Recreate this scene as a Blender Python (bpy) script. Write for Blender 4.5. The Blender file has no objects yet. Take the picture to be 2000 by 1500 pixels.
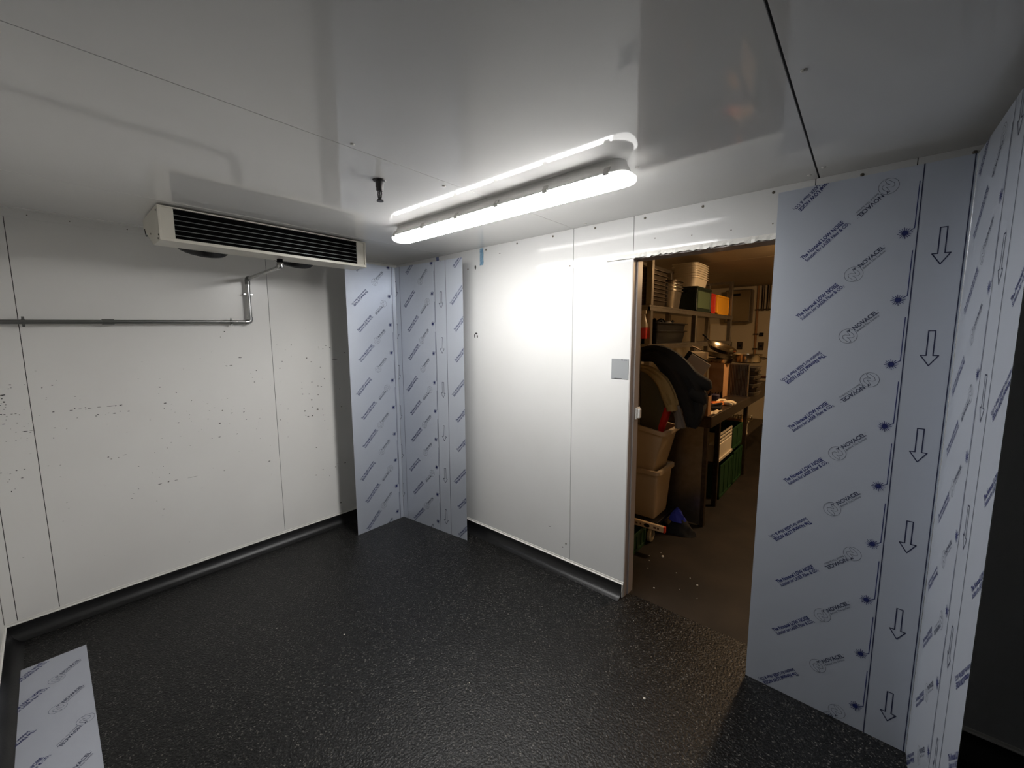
import bpy, bmesh, math, random
from mathutils import Vector, Matrix

random.seed(7)
scene = bpy.context.scene
COL = scene.collection

# ------------------------------------------------------------------ camera
YAW, PITCH, ROLL = math.radians(-40.990), math.radians(-6.712), math.radians(-0.241)
def cam_axes(yaw, pitch, roll):
    f = Vector((math.sin(yaw) * math.cos(pitch), math.cos(yaw) * math.cos(pitch), math.sin(pitch)))
    r = Vector((math.cos(yaw), -math.sin(yaw), 0.0))
    u = r.cross(f)
    c, s = math.cos(roll), math.sin(roll)
    return c * r + s * u, -s * r + c * u, f
R_, U_, F_ = cam_axes(YAW, PITCH, ROLL)
cam_data = bpy.data.cameras.new('camera')
cam_data.sensor_width = 36.0
cam_data.lens = 792.2 / 2000.0 * 36.0
cam_data.clip_start = 0.01
cam = bpy.data.objects.new('camera', cam_data)
COL.objects.link(cam)
cam.matrix_world = Matrix(((R_.x, U_.x, -F_.x, 3.3263), (R_.y, U_.y, -F_.y, -2.2067), (R_.z, U_.z, -F_.z, 1.6004), (0, 0, 0, 1)))
scene.camera = cam

# ------------------------------------------------------------------ world, exposure
world = bpy.data.worlds.new('world')
scene.world = world
world.use_nodes = True
world.node_tree.nodes['Background'].inputs[0].default_value = (0.5, 0.55, 0.6, 1)
world.node_tree.nodes['Background'].inputs[1].default_value = 0.0
scene.view_settings.view_transform = 'Standard'
scene.view_settings.look = 'None'
scene.view_settings.gamma = 1.0
scene.view_settings.use_curve_mapping = False
scene.view_settings.exposure = 2.0
LED_STRENGTH = 16.2
KITCHEN_LAMP = 44.0

H = 2.256          # cold room ceiling
HB = 0.082         # lower edge of the wall panels
Y3 = -2.475        # wall behind the camera
XR = 5.53          # far right wall
DX0, DX1, DZ = 2.309, 3.116, 2.03   # doorway
KX0, KX1, KY1, KZ = 0.95, 4.4, 6.2, 2.47  # kitchen

# ------------------------------------------------------------------ helpers
def lin(c):
    return tuple(((x / 255.0) / 12.92 if x <= 10 else (((x / 255.0) + 0.055) / 1.055) ** 2.4) for x in c)

MATS = {}
def mat(name, rgb, rough=0.5, metal=0.0, spec=0.5, coat=0.0, coat_rough=0.1, noise=None, bump=None, emit=None, alpha_trans=None):
    """Procedural principled material. noise=(scale, amount, rgb2); bump=(scale, strength, distance)."""
    m = bpy.data.materials.new(name)
    m.use_nodes = True
    nt = m.node_tree
    b = nt.nodes['Principled BSDF']
    b.inputs['Base Color'].default_value = (*lin(rgb), 1)
    b.inputs['Roughness'].default_value = rough
    b.inputs['Metallic'].default_value = metal
    b.inputs['Specular IOR Level'].default_value = spec
    b.inputs['Coat Weight'].default_value = coat
    b.inputs['Coat Roughness'].default_value = coat_rough
    if alpha_trans:
        b.inputs['Transmission Weight'].default_value = alpha_trans
    if emit:
        b.inputs['Emission Color'].default_value = (*emit[0], 1)
        b.inputs['Emission Strength'].default_value = emit[1]
    if noise or bump:
        tc = nt.nodes.new('ShaderNodeTexCoord')
    if noise:
        n = nt.nodes.new('ShaderNodeTexNoise')
        n.inputs['Scale'].default_value = noise[0]
        n.inputs['Detail'].default_value = 6
        nt.links.new(tc.outputs['Object'], n.inputs['Vector'])
        r = nt.nodes.new('ShaderNodeValToRGB')
        r.color_ramp.elements[0].position = 0.5 - noise[1]
        r.color_ramp.elements[1].position = 0.5 + noise[1]
        r.color_ramp.elements[0].color = (*lin(rgb), 1)
        r.color_ramp.elements[1].color = (*lin(noise[2]), 1)
        nt.links.new(n.outputs['Fac'], r.inputs['Fac'])
        nt.links.new(r.outputs['Color'], b.inputs['Base Color'])
    if bump:
        n2 = nt.nodes.new('ShaderNodeTexNoise')
        n2.inputs['Scale'].default_value = bump[0]
        n2.inputs['Detail'].default_value = 4
        nt.links.new(tc.outputs['Object'], n2.inputs['Vector'])
        bp = nt.nodes.new('ShaderNodeBump')
        bp.inputs['Strength'].default_value = bump[1]
        bp.inputs['Distance'].default_value = bump[2]
        nt.links.new(n2.outputs['Fac'], bp.inputs['Height'])
        nt.links.new(bp.outputs['Normal'], b.inputs['Normal'])
    MATS[name] = m
    return m

class MB:
    """Collects geometry in world coordinates; build() links it as one mesh object."""
    def __init__(self):
        self.v = []; self.f = []
    def add(self, verts, faces):
        o = len(self.v)
        self.v += [Vector(p) for p in verts]
        self.f += [tuple(i + o for i in f) for f in faces]
        return self
    def box(self, x0, x1, y0, y1, z0, z1):
        return self.add([(x0, y0, z0), (x1, y0, z0), (x1, y1, z0), (x0, y1, z0), (x0, y0, z1), (x1, y0, z1), (x1, y1, z1), (x0, y1, z1)],
                        [(0, 3, 2, 1), (4, 5, 6, 7), (0, 1, 5, 4), (1, 2, 6, 5), (2, 3, 7, 6), (3, 0, 4, 7)])
    def obox(self, c, ax, ay, az):
        """box from centre and three half-axis vectors"""
        c, ax, ay, az = map(Vector, (c, ax, ay, az))
        p = [c + sx * ax + sy * ay + sz * az for sz in (-1, 1) for sx, sy in ((-1, -1), (1, -1), (1, 1), (-1, 1))]
        return self.add(p, [(0, 3, 2, 1), (4, 5, 6, 7), (0, 1, 5, 4), (1, 2, 6, 5), (2, 3, 7, 6), (3, 0, 4, 7)])
    def tube(self, pts, r, n=10, caps=True, radii=None):
        pts = [Vector(p) for p in pts]
        rings = []
        prev = None
        for i, p in enumerate(pts):
            d = (pts[min(i + 1, len(pts) - 1)] - pts[max(i - 1, 0)]).normalized()
            if prev is None:
                a = Vector((0, 0, 1)) if abs(d.z) < 0.9 else Vector((1, 0, 0))
                a = (a - d * a.dot(d)).normalized()
            else:
                a = (prev - d * prev.dot(d)).normalized()
            prev = a
            b = d.cross(a)
            rr = radii[i] if radii else r
            rings.append([p + rr * (math.cos(2 * math.pi * k / n) * a + math.sin(2 * math.pi * k / n) * b) for k in range(n)])
        v = [q for ring in rings for q in ring]
        f = []
        for i in range(len(rings) - 1):
            for k in range(n):
                f.append((i * n + k, i * n + (k + 1) % n, (i + 1) * n + (k + 1) % n, (i + 1) * n + k))
        if caps:
            f.append(tuple(range(n - 1, -1, -1)))
            f.append(tuple((len(rings) - 1) * n + k for k in range(n)))
        return self.add(v, f)
    def lathe(self, c, prof, n=24, axis='z'):
        c = Vector(c)
        v = []; f = []
        for (r, h) in prof:
            for k in range(n):
                t = 2 * math.pi * k / n
                a, b = r * math.cos(t), r * math.sin(t)
                v.append(c + (Vector((a, b, h)) if axis == 'z' else Vector((h, a, b)) if axis == 'x' else Vector((b, h, a))))
        m = len(prof)
        for i in range(m - 1):
            for k in range(n):
                f.append((i * n + k, i * n + (k + 1) % n, (i + 1) * n + (k + 1) % n, (i + 1) * n + k))
        if prof[0][0] > 1e-6: f.append(tuple(range(n - 1, -1, -1)))
        if prof[-1][0] > 1e-6: f.append(tuple((m - 1) * n + k for k in range(n)))
        return self.add(v, f)
    def loft(self, rings, cap0=True, cap1=True):
        n = len(rings[0])
        v = [q for r in rings for q in r]; f = []
        for i in range(len(rings) - 1):
            for k in range(n):
                f.append((i * n + k, i * n + (k + 1) % n, (i + 1) * n + (k + 1) % n, (i + 1) * n + k))
        if cap0: f.append(tuple(range(n - 1, -1, -1)))
        if cap1: f.append(tuple((len(rings) - 1) * n + k for k in range(n)))
        return self.add(v, f)
    def prism(self, prof, p0, p1, da, db):
        """profile [(a,b)] swept from p0 to p1, a along da, b along db"""
        p0, p1, da, db = map(Vector, (p0, p1, da, db))
        return self.loft([[p0 + a * da + b * db for a, b in prof], [p1 + a * da + b * db for a, b in prof]])
    def xf(self, M):
        self.v = [M @ p for p in self.v]
        return self
    def build(self, name, material, parent=None, origin=None, smooth=False, bevel=0.0, seg=1, kind=None):
        o = Vector(ORG[parent.name]) if parent is not None else Vector(origin or (0, 0, 0))
        me = bpy.data.meshes.new(name)
        me.from_pydata([tuple(p - o) for p in self.v], [], self.f)
        bm = bmesh.new(); bm.from_mesh(me)
        bmesh.ops.recalc_face_normals(bm, faces=bm.faces)
        if bevel:
            es = [e for e in bm.edges if e.is_manifold and e.calc_face_angle(0) > 0.5]
            bmesh.ops.bevel(bm, geom=es, offset=bevel, segments=seg, profile=0.6, affect='EDGES', clamp_overlap=True)
        bm.to_mesh(me); bm.free()
        if smooth:
            for p in me.polygons: p.use_smooth = True
            try: me.set_sharp_from_angle(angle=math.radians(40))
            except Exception: pass
        me.materials.append(material)
        ob = bpy.data.objects.new(name, me)
        COL.objects.link(ob)
        if parent is not None:
            ob.parent = parent
        else:
            ob.location = o
        ORG[ob.name] = tuple(o)
        if kind: ob['kind'] = kind
        return ob
ORG = {}

def tag(o, label, cat, group=None):
    o['label'] = label; o['category'] = cat
    if group: o['group'] = group
    return o
def thing(name, label, cat, loc=(0, 0, 0), group=None):
    o = bpy.data.objects.new(name, None)
    o.empty_display_size = 0.05
    COL.objects.link(o)
    o.location = loc
    ORG[o.name] = tuple(loc)
    return tag(o, label, cat, group)
def box(name, m, parent, x0, x1, y0, y1, z0, z1, bevel=0.0, **k):
    return MB().box(x0, x1, y0, y1, z0, z1).build(name, m, parent, bevel=bevel, **k)
def rrect(cx, cy, hx, hy, r, z, n=4, rot=0.0):
    pts = []
    for qx, qy, a0 in ((1, 1, 0), (-1, 1, 90), (-1, -1, 180), (1, -1, 270)):
        for k in range(n + 1):
            a = math.radians(a0 + 90 * k / n)
            pts.append(((hx - r) * qx + r * math.cos(a), (hy - r) * qy + r * math.sin(a)))
    c, s = math.cos(rot), math.sin(rot)
    return [Vector((cx + c * a - s * b, cy + s * a + c * b, z)) for a, b in pts]
def tub(cx, cy, z0, wx, wy, h, taper=0.8, rim=0.012, wall=0.004, r=0.03, rimh=0.012, rot=0.0, n=4):
    """open tapered container with a turned-out rim, lofted from rounded rectangles"""
    hx, hy = wx / 2, wy / 2
    t = lambda s, e, z: rrect(cx, cy, hx * s + e, hy * s + e, max(0.004, r + e), z, n, rot)
    rings = [t(taper, 0, z0), t(1, 0, z0 + h - rimh), t(1, rim, z0 + h - rimh), t(1, rim, z0 + h), t(1, -wall, z0 + h), t(taper, -wall, z0 + wall)]
    return MB().loft(rings)

# ------------------------------------------------------------------ materials
WHITE = mat('white_panel_dimmed', (209, 209, 208), rough=0.07, spec=0.35, noise=(2.0, 0.25, (204, 204, 202)), bump=(3.0, 0.010, 0.01))  # doorway wall: same white panels as left wall, darkened to offset lamp hotspot
WHITE_L = mat('white_panel_worn', (236, 235, 231), rough=0.26, spec=0.4, noise=(1.7, 0.25, (229, 227, 223)), bump=(60, 0.03, 0.002))
CEIL = mat('ceiling_panel', (236, 235, 233), rough=0.06, spec=0.5, noise=(1.2, 0.3, (229, 228, 225)), bump=(2.0, 0.008, 0.01))
SEAM = mat('seam_sealant', (48, 48, 47), rough=0.8)
TRIMW = mat('white_trim', (222, 220, 214), rough=0.3)
SCREW = mat('screw_steel', (104, 98, 88), rough=0.45, metal=0.7)
COVE = mat('cove_resin', (13, 13, 14), rough=0.38, spec=0.5, bump=(300, 0.3, 0.0015))
SCUFF = mat('scuff_mark', (42, 40, 38), rough=0.8)
SCUFFL = mat('scuff_mark_pale', (120, 116, 110), rough=0.8)

GREY_DIM = mat('grey_bounce_cut', (104, 106, 108), rough=0.45, metal=0.3)  # grey added to unseen wall panels to cut bounced light on the right
def floor_material():
    m = bpy.data.materials.new('speckled_resin_floor'); m.use_nodes = True
    nt = m.node_tree; b = nt.nodes['Principled BSDF']; L = nt.links.new
    tc = nt.nodes.new('ShaderNodeTexCoord')
    vo = nt.nodes.new('ShaderNodeTexVoronoi'); vo.inputs['Scale'].default_value = 220
    L(tc.outputs['Object'], vo.inputs['Vector'])
    sep = nt.nodes.new('ShaderNodeSeparateColor'); L(vo.outputs['Color'], sep.inputs['Color'])
    r = nt.nodes.new('ShaderNodeValToRGB')
    e = r.color_ramp.elements
    e[0].position = 0.0; e[0].color = (*lin((5, 5, 5)), 1)
    e[1].position = 0.72; e[1].color = (*lin((14, 14, 14)), 1)
    k = e.new(0.93); k.color = (*lin((40, 39, 38)), 1)
    k = e.new(0.992); k.color = (*lin((96, 93, 88)), 1)
    L(sep.outputs['Red'], r.inputs['Fac'])
    n1 = nt.nodes.new('ShaderNodeTexNoise'); n1.inputs['Scale'].default_value = 1.6; n1.inputs['Detail'].default_value = 5
    L(tc.outputs['Object'], n1.inputs['Vector'])
    mr = nt.nodes.new('ShaderNodeMapRange'); mr.inputs[1].default_value = 0.35; mr.inputs[2].default_value = 0.7
    mr.inputs[3].default_value = 0.75; mr.inputs[4].default_value = 1.15
    L(n1.outputs['Fac'], mr.inputs[0])
    mx = nt.nodes.new('ShaderNodeMix'); mx.data_type = 'RGBA'; mx.blend_type = 'MULTIPLY'; mx.inputs[0].default_value = 1.0
    L(r.outputs['Color'], mx.inputs[6]); L(mr.outputs[0], mx.inputs[7])
    L(mx.outputs[2], b.inputs['Base Color'])
    n2 = nt.nodes.new('ShaderNodeTexNoise'); n2.inputs['Scale'].default_value = 105; n2.inputs['Detail'].default_value = 3
    L(tc.outputs['Object'], n2.inputs['Vector'])
    bp = nt.nodes.new('ShaderNodeBump'); bp.inputs['Strength'].default_value = 1.0; bp.inputs['Distance'].default_value = 0.004
    L(n2.outputs['Fac'], bp.inputs['Height']); L(bp.outputs['Normal'], b.inputs['Normal'])
    b.inputs['Roughness'].default_value = 0.36
    b.inputs['Specular IOR Level'].default_value = 0.31
    return m
FLOOR = floor_material()

# ------------------------------------------------------------------ cold room shell
def struct(o):
    o['kind'] = 'structure'; return o

floor = struct(box('floor', FLOOR, None, -0.02, XR + 0.02, Y3 - 0.02, 0.06, -0.08, 0.0))
G = 0.0014   # half joint

# left wall: sealant backing + panels
wall_left = struct(box('wall_left', SEAM, None, -0.10, -0.004, Y3 - 0.1, 0.1, 0.0, H + 0.04))
for y0, y1 in ((Y3, -2.43), (-2.43, -2.279), (-2.279, -1.095), (-1.095, 0.0)):
    box('wall_panel', WHITE_L, wall_left, -0.05, 0.0, y0 + G, y1 - G, HB, H, bevel=0.0005)

# wall with the doorway
wall_right = MB().box(-0.1, DX0 - 0.003, 0.004, 0.105, 0.0, H + 0.04).box(DX1 + 0.003, XR + 0.1, 0.004, 0.105, 0.0, H + 0.04).box(DX0 - 0.003, DX1 + 0.003, 0.004, 0.105, DZ + 0.003, H + 0.04).build('wall_right', SEAM)
struct(wall_right)
for x0, x1, z0 in ((0.0, 0.718, HB), (0.718, 1.918, HB), (1.918, DX0, HB), (DX0, DX1, DZ), (DX1, 3.423, HB), (3.423, 4.33, HB), (4.33, XR, HB)):
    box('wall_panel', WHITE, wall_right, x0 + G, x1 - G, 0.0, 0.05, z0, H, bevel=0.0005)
# far walls, mostly behind the camera
wall_back = struct(box('wall_back', SEAM, None, -0.1, XR + 0.1, Y3 - 0.1, Y3 - 0.004, 0.0, H + 0.04))
for x0, x1 in ((0.0, 0.72), (0.72, 1.92), (1.92, 3.127), (3.127, 4.33), (4.33, XR)):
    box('wall_panel', WHITE_L if x1 < 2.5 else GREY_DIM, wall_back, x0 + G, x1 - G, Y3 - 0.05, Y3, HB, H, bevel=0.0005)
wall_far = struct(box('wall_far', SEAM, None, XR + 0.004, XR + 0.1, Y3 - 0.1, 0.1, 0.0, H + 0.04))
for y0, y1 in ((Y3, -1.2), (-1.2, 0.0)):
    box('wall_panel', GREY_DIM, wall_far, XR, XR + 0.05, y0 + G, y1 - G, HB, H, bevel=0.0005)

ceiling = struct(box('ceiling', SEAM, None, -0.1, XR + 0.1, Y3 - 0.1, 0.1, H + 0.006, H + 0.10))
for x0, x1, g0, g1 in ((0.0, 0.72, 0, G), (0.72, 1.92, G, G), (1.92, 3.127, G, 0.003), (3.127, 4.33, 0.003, G), (4.33, XR, G, 0)):
    box('ceiling_panel', CEIL, ceiling, x0 + g0, x1 - g1, Y3, 0.0, H, H + 0.03, bevel=0.0005)

# coved skirting and its white capping
cove = [(0.0, HB), (0.006, HB), (0.009, 0.06), (0.015, 0.036), (0.027, 0.016), (0.045, 0.004), (0.062, 0.0005), (0.062, 0.0), (0.0, 0.0)]
bl = MB().prism(cove, (0, Y3, 0), (0, 0, 0), (1, 0, 0), (0, 0, 1)).build('baseboard_left', COVE, smooth=True); struct(bl)
br = MB().prism(cove, (0, 0, 0), (DX0 - 0.006, 0, 0), (0, -1, 0), (0, 0, 1)).build('baseboard_right', COVE, smooth=True); struct(br)
br2 = MB().prism(cove, (DX1 + 0.006, 0, 0), (XR, 0, 0), (0, -1, 0), (0, 0, 1)).build('baseboard_right_end', COVE, smooth=True); struct(br2)
bb = MB().prism(cove, (0, Y3, 0), (XR, Y3, 0), (0, 1, 0), (0, 0, 1)).build('baseboard_back', COVE, smooth=True); struct(bb)
cap = [(-0.004, HB - 0.003), (0.0085, HB - 0.003), (0.0085, HB + 0.001), (0.003, HB + 0.003), (0.0025, HB + 0.013), (-0.004, HB + 0.013)]
def trim(n, mb, m=TRIMW, **k):
    return struct(mb.build('trim_%d' % n, m, **k))
trim(1, MB().prism(cap, (0, Y3, 0), (0, 0, 0), (1, 0, 0), (0, 0, 1)))
trim(2, MB().prism(cap, (0, 0, 0), (DX0, 0, 0), (0, -1, 0), (0, 0, 1)).box(DX0 - 0.006, DX0, -0.012, 0.0, 0.0, HB))
trim(3, MB().prism(cap, (DX1, 0, 0), (XR, 0, 0), (0, -1, 0), (0, 0, 1)))
trim(4, MB().prism(cap, (0, Y3, 0), (XR, Y3, 0), (0, 1, 0), (0, 0, 1)))
# angle strip between ceiling and left wall
trim(5, MB().prism([(0, H), (0.045, H), (0.045, H - 0.002), (0.003, H - 0.003), (0.0025, H - 0.042), (0.0, H - 0.042)], (0, Y3, 0), (0, 0, 0), (1, 0, 0), (0, 0, 1)), WHITE_L)
# torn edge strip over the doorway
def torn_strip():
    mb = MB(); pts = []
    n = 64; rnd = random.Random(3)
    x0, x1 = 2.15, DX1
    low = []; 
    for i in range(n + 1):
        x = x0 + (x1 - x0) * i / n
        low.append((x, 2.029 + (0 if x < DX0 else rnd.uniform(-0.006, 0.004))))
    rings = []
    for (x, zl) in low:
        d = 0.012 if x < DX0 else 0.012 + rnd.uniform(-0.003, 0.005)
        rings.append([Vector((x, 0.0, zl)), Vector((x, -d, zl + 0.001)), Vector((x, -d * 0.8, 2.041 + rnd.uniform(-0.002, 0.002))), Vector((x, -0.004, 2.056)), Vector((x, 0.0, 2.056))])
    return mb.loft(rings)
trim(6, torn_strip())

# door lining of the opening
LINING = mat('door_lining', (168, 160, 155), rough=0.4, bump=(40, 0.05, 0.002))
door = struct(box('door_1', LINING, None, DX0 - 0.002, DX0 + 0.004, 0.001, 0.107, 0.0, DZ))
box('head_lining', LINING, door, DX0, DX1, 0.001, 0.107, DZ - 0.004, DZ + 0.002)
box('right_lining', LINING, door, DX1 - 0.004, DX1 + 0.002, 0.001, 0.107, 0.0, DZ)
box('stop_strip', LINING, door, DX0 + 0.004, DX0 + 0.012, 0.045, 0.107, 0.0, DZ - 0.004, bevel=0.001)
KEEP = mat('keeper_plastic', (225, 222, 216), rough=0.4)
kp = thing('door_keeper', 'small white plastic door keeper on the doorway jamb', 'keeper', (DX0 + 0.012, 0.09, 1.14))
MB().box(DX0 + 0.012, DX0 + 0.020, 0.066, 0.118, 1.105, 1.175).build('base_plate', KEEP, kp, bevel=0.002)
MB().box(DX0 + 0.020, DX0 + 0.034, 0.078, 0.104, 1.112, 1.168).build('catch_block', KEEP, kp, bevel=0.003)

# screws, slots and marks that belong to the panels
SCREWMESH = None
CAPMESH = None
def screw_at(parent, p, n, r=0.0055):
    global SCREWMESH
    if SCREWMESH is None:
        m = MB().lathe((0, 0, 0), [(0.0055, 0.0), (0.0055, 0.0012), (0.0035, 0.003), (0.0, 0.0032)], n=10)
        me = bpy.data.meshes.new('screw'); me.from_pydata([tuple(q) for q in m.v], [], m.f)
        me.materials.append(SCREW); SCREWMESH = me
    ob = bpy.data.objects.new('screw', SCREWMESH)
    COL.objects.link(ob); ob.parent = parent
    ob.matrix_local = Matrix.Translation(Vector(p) - Vector(ORG[parent.name])) @ Vector((0, 0, 1)).rotation_difference(Vector(n)).to_matrix().to_4x4() @ Matrix.Scale(r / 0.0055, 4)
    return ob
for x in (1.16, 1.46, 1.762, 2.066, 2.371, 2.667, 2.965, 3.266, 3.566):
    screw_at(wall_right, (x, 0.0, 2.235), (0, -1, 0), 0.0065)
for x, z, r in ((0.963, 2.116, 0.006), (1.893, 2.036, 0.006), (2.43, 2.12, 0.003), (2.62, 2.105, 0.003), (2.80, 2.10, 0.003), (2.97, 2.10, 0.003), (2.17, 2.043, 0.003), (1.888, 0.20, 0.005)):
    screw_at(wall_right, (x, 0.0 if z != 2.043 else -0.006, z), (0, -1, 0), r)
for x, y in ((1.88, -0.99), (1.95, -1.45), (2.03, -0.05), (3.16, -0.9), (3.15, -0.13), (3.10, -0.07), (2.6, -0.62)):
    o = screw_at(ceiling, (x, y, H), (0, 0, -1), 0.008)
    if CAPMESH is None:
        CAPMESH = SCREWMESH.copy(); CAPMESH.materials.clear(); CAPMESH.materials.append(TRIMW)
    o.data = CAPMESH; o.name = 'screw_cap'
for y in (-1.82, -2.05, -2.2):
    screw_at(wall_left, (0.0015, y, 2.232), (1, 0, 0), 0.0035)

def blob_poly(rnd, w, h, n=7):
    return [(w / 2 * math.cos(2 * math.pi * k / n) * rnd.uniform(0.6, 1.1), h / 2 * math.sin(2 * math.pi * k / n) * rnd.uniform(0.6, 1.1)) for k in range(n)]
SCUFFS=[(-2.337,1.362,0.01,0.005),(-2.344,1.342,0.007,0.004),(-2.335,1.346,0.006,0.003),(-2.365,1.311,0.018,0.007),(-2.37,1.293,0.009,0.007),(-2.364,1.275,0.014,0.008),(-2.377,1.26,0.006,0.004),(-2.374,1.268,0.005,0.005),(-2.36,1.26,0.005,0.004),(-2.368,1.238,0.006,0.005),(-2.362,1.248,0.005,0.003),(-2.38,1.212,0.008,0.006),(-2.369,1.21,0.01,0.004),(-2.345,1.209,0.012,0.004),(-2.332,1.21,0.009,0.005),(-2.321,1.202,0.006,0.005),(-2.362,1.2,0.007,0.003),(-2.366,1.182,0.004,0.003),(-2.375,1.161,0.015,0.004),(-2.332,1.16,0.005,0.004),(-2.311,1.138,0.004,0.004),(-2.311,1.111,0.024,0.004),(-2.286,1.112,0.021,0.003),(-2.292,1.103,0.009,0.004),(-2.34,1.112,0.007,0.003),(-2.376,1.071,0.007,0.004),(-2.344,1.07,0.006,0.003),(-2.327,1.079,0.007,0.002),(-2.306,1.072,0.005,0.002),(-2.357,0.91,0.01,0.005),(-2.409,0.909,0.008,0.005),(-2.389,0.904,0.004,0.002),(-2.33,0.91,0.008,0.003),(-2.342,0.865,0.012,0.004),(-2.385,0.868,0.004,0.004),(-2.391,0.857,0.005,0.003),(-2.384,0.802,0.005,0.01),(-2.371,0.813,0.004,0.004),(-2.231,1.336,0.006,0.005),(-2.193,1.346,0.008,0.004),(-2.222,1.269,0.006,0.005),(-2.22,1.281,0.004,0.003),(-2.202,1.2,0.013,0.005),(-2.205,1.112,0.01,0.004),(-2.214,1.057,0.007,0.006),(-2.162,1.098,0.006,0.003),(-2.114,1.276,0.011,0.003),(-2.136,1.2,0.019,0.004),(-2.122,1.208,0.007,0.005),(-2.102,1.203,0.016,0.003),(-2.08,1.208,0.007,0.005),(-2.08,1.199,0.008,0.005),(-2.064,1.202,0.02,0.004),(-2.026,1.203,0.021,0.004),(-1.976,1.203,0.039,0.004),(-1.956,1.202,0.008,0.008),(-1.934,1.203,0.018,0.005),(-2.034,1.16,0.011,0.005),(-2.042,1.153,0.011,0.004),(-2.003,1.154,0.007,0.004),(-1.989,1.163,0.008,0.004),(-1.964,1.158,0.019,0.005),(-1.94,1.166,0.007,0.005),(-1.903,1.162,0.014,0.005),(-2.117,1.154,0.007,0.003),(-2.001,1.098,0.006,0.004),(-2.013,0.902,0.011,0.005),(-2.002,0.888,0.011,0.004),(-1.97,0.89,0.007,0.005),(-1.943,0.9,0.02,0.003),(-2.203,0.901,0.008,0.003),(-1.888,0.814,0.007,0.004),(-1.9,0.674,0.006,0.004),(-1.749,1.293,0.015,0.006),(-1.757,1.253,0.005,0.003),(-1.731,1.189,0.017,0.006),(-1.739,1.156,0.005,0.005),(-1.672,1.25,0.008,0.006),(-1.675,1.053,0.012,0.006),(-1.615,1.096,0.006,0.005),(-1.627,1.122,0.006,0.004),(-1.547,1.248,0.008,0.004),(-1.597,1.188,0.006,0.004),(-1.745,0.9,0.006,0.006),(-1.756,0.68,0.013,0.013),(-1.8,0.676,0.023,0.005),(-1.746,0.73,0.006,0.006),(-1.798,0.721,0.005,0.006),(-1.773,0.784,0.005,0.004),(-1.792,0.507,0.011,0.007),(-1.828,0.756,0.007,0.004),(-1.934,0.624,0.007,0.004),(-1.718,0.679,0.025,0.003),(-1.632,0.677,0.065,0.002),(-1.382,1.64,0.01,0.007),(-1.408,1.604,0.007,0.005),(-1.304,1.458,0.026,0.005),(-1.386,1.404,0.01,0.006),(-1.359,1.408,0.024,0.005),(-1.208,1.362,0.008,0.007),(-1.243,1.343,0.006,0.005),(-1.235,1.314,0.008,0.005),(-1.225,1.279,0.01,0.006),(-1.514,1.157,0.016,0.003),(-1.434,1.1,0.01,0.006),(-1.476,1.124,0.006,0.005),(-1.378,1.076,0.009,0.006),(-1.304,1.094,0.009,0.006),(-1.306,1.07,0.011,0.007),(-1.295,1.015,0.008,0.007),(-1.518,1.052,0.009,0.005),(-1.455,1.013,0.014,0.009),(-1.359,0.92,0.008,0.007),(-1.463,0.918,0.018,0.004),(-1.506,0.917,0.007,0.007),(-1.454,0.675,0.006,0.006),(-1.012,1.05,0.007,0.007),(-1.05,1.368,0.01,0.006),(-1.03,1.418,0.01,0.006),(-0.958,1.542,0.008,0.008),(-0.851,1.436,0.015,0.013),(-0.818,1.404,0.011,0.007),(-0.753,1.52,0.008,0.008),(-0.719,1.506,0.01,0.007),(-0.693,1.53,0.01,0.006),(-0.751,1.506,0.01,0.006),(-0.748,1.358,0.014,0.005),(-0.661,1.514,0.013,0.009),(-0.538,1.469,0.01,0.008),(-0.628,1.416,0.056,0.005),(-0.822,1.243,0.009,0.009),(-0.776,1.207,0.011,0.008),(-0.749,1.2,0.012,0.008),(-0.901,1.198,0.009,0.006),(-0.897,1.154,0.01,0.007),(-0.849,1.15,0.009,0.008),(-0.778,1.136,0.017,0.008),(-0.831,1.1,0.013,0.011),(-0.79,1.018,0.021,0.02),(-0.75,1.013,0.009,0.007),(-0.889,1.018,0.011,0.011),(-0.827,1.041,0.01,0.007),(-0.884,0.981,0.009,0.006),(-0.865,0.97,0.017,0.006),(-0.833,0.972,0.015,0.009),(-0.746,0.964,0.016,0.006),(-0.738,0.917,0.009,0.007),(-0.719,1.261,0.01,0.01),(-0.598,1.166,0.01,0.011),(-0.59,1.013,0.015,0.008),(-0.818,0.705,0.01,0.008),(-0.833,0.476,0.01,0.01),(-0.584,0.52,0.013,0.011),(-0.67,0.505,0.009,0.012),(-0.641,0.179,0.013,0.011),(-0.775,0.51,0.01,0.005),(-0.723,0.44,0.008,0.007),(-1.07,0.975,0.008,0.006),(-1.168,0.674,0.016,0.007)]
rnd = random.Random(11)
mbD, mbP = MB(), MB()
for (y, z, w, h) in SCUFFS:
    t = mbD if rnd.random() < 0.72 else mbP
    t.add([(0.0006, y + a, z + b) for a, b in blob_poly(rnd, w, h)], [tuple(range(7))])
for k in range(110):
    y = rnd.uniform(-2.45, -0.45); z = rnd.gauss(1.05, 0.28)
    if z < 0.2: continue
    mbP.add([(0.0006, y + a, z + b) for a, b in blob_poly(rnd, rnd.uniform(0.003, 0.012), rnd.uniform(0.001, 0.003), 5)], [tuple(range(5))])
mbD.build('scuff_marks', SCUFF, wall_left, kind='stuff')
mbP.build('faint_scuff_marks', SCUFFL, wall_left, kind='stuff')
mk = MB()
for x, z, w, h in ((1.045, 2.123, 0.022, 0.045), (1.028, 1.605, 0.012, 0.045), (1.043, 1.622, 0.034, 0.014), (1.056, 1.60, 0.016, 0.03), (1.30, 2.19, 0.02, 0.006), (1.86, 0.165, 0.012, 0.008), (1.75, 0.28, 0.03, 0.004)):
    mk.add([(x + a, -0.0006, z + b) for a, b in blob_poly(rnd, w, h, 8)], [tuple(range(8))])
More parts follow.
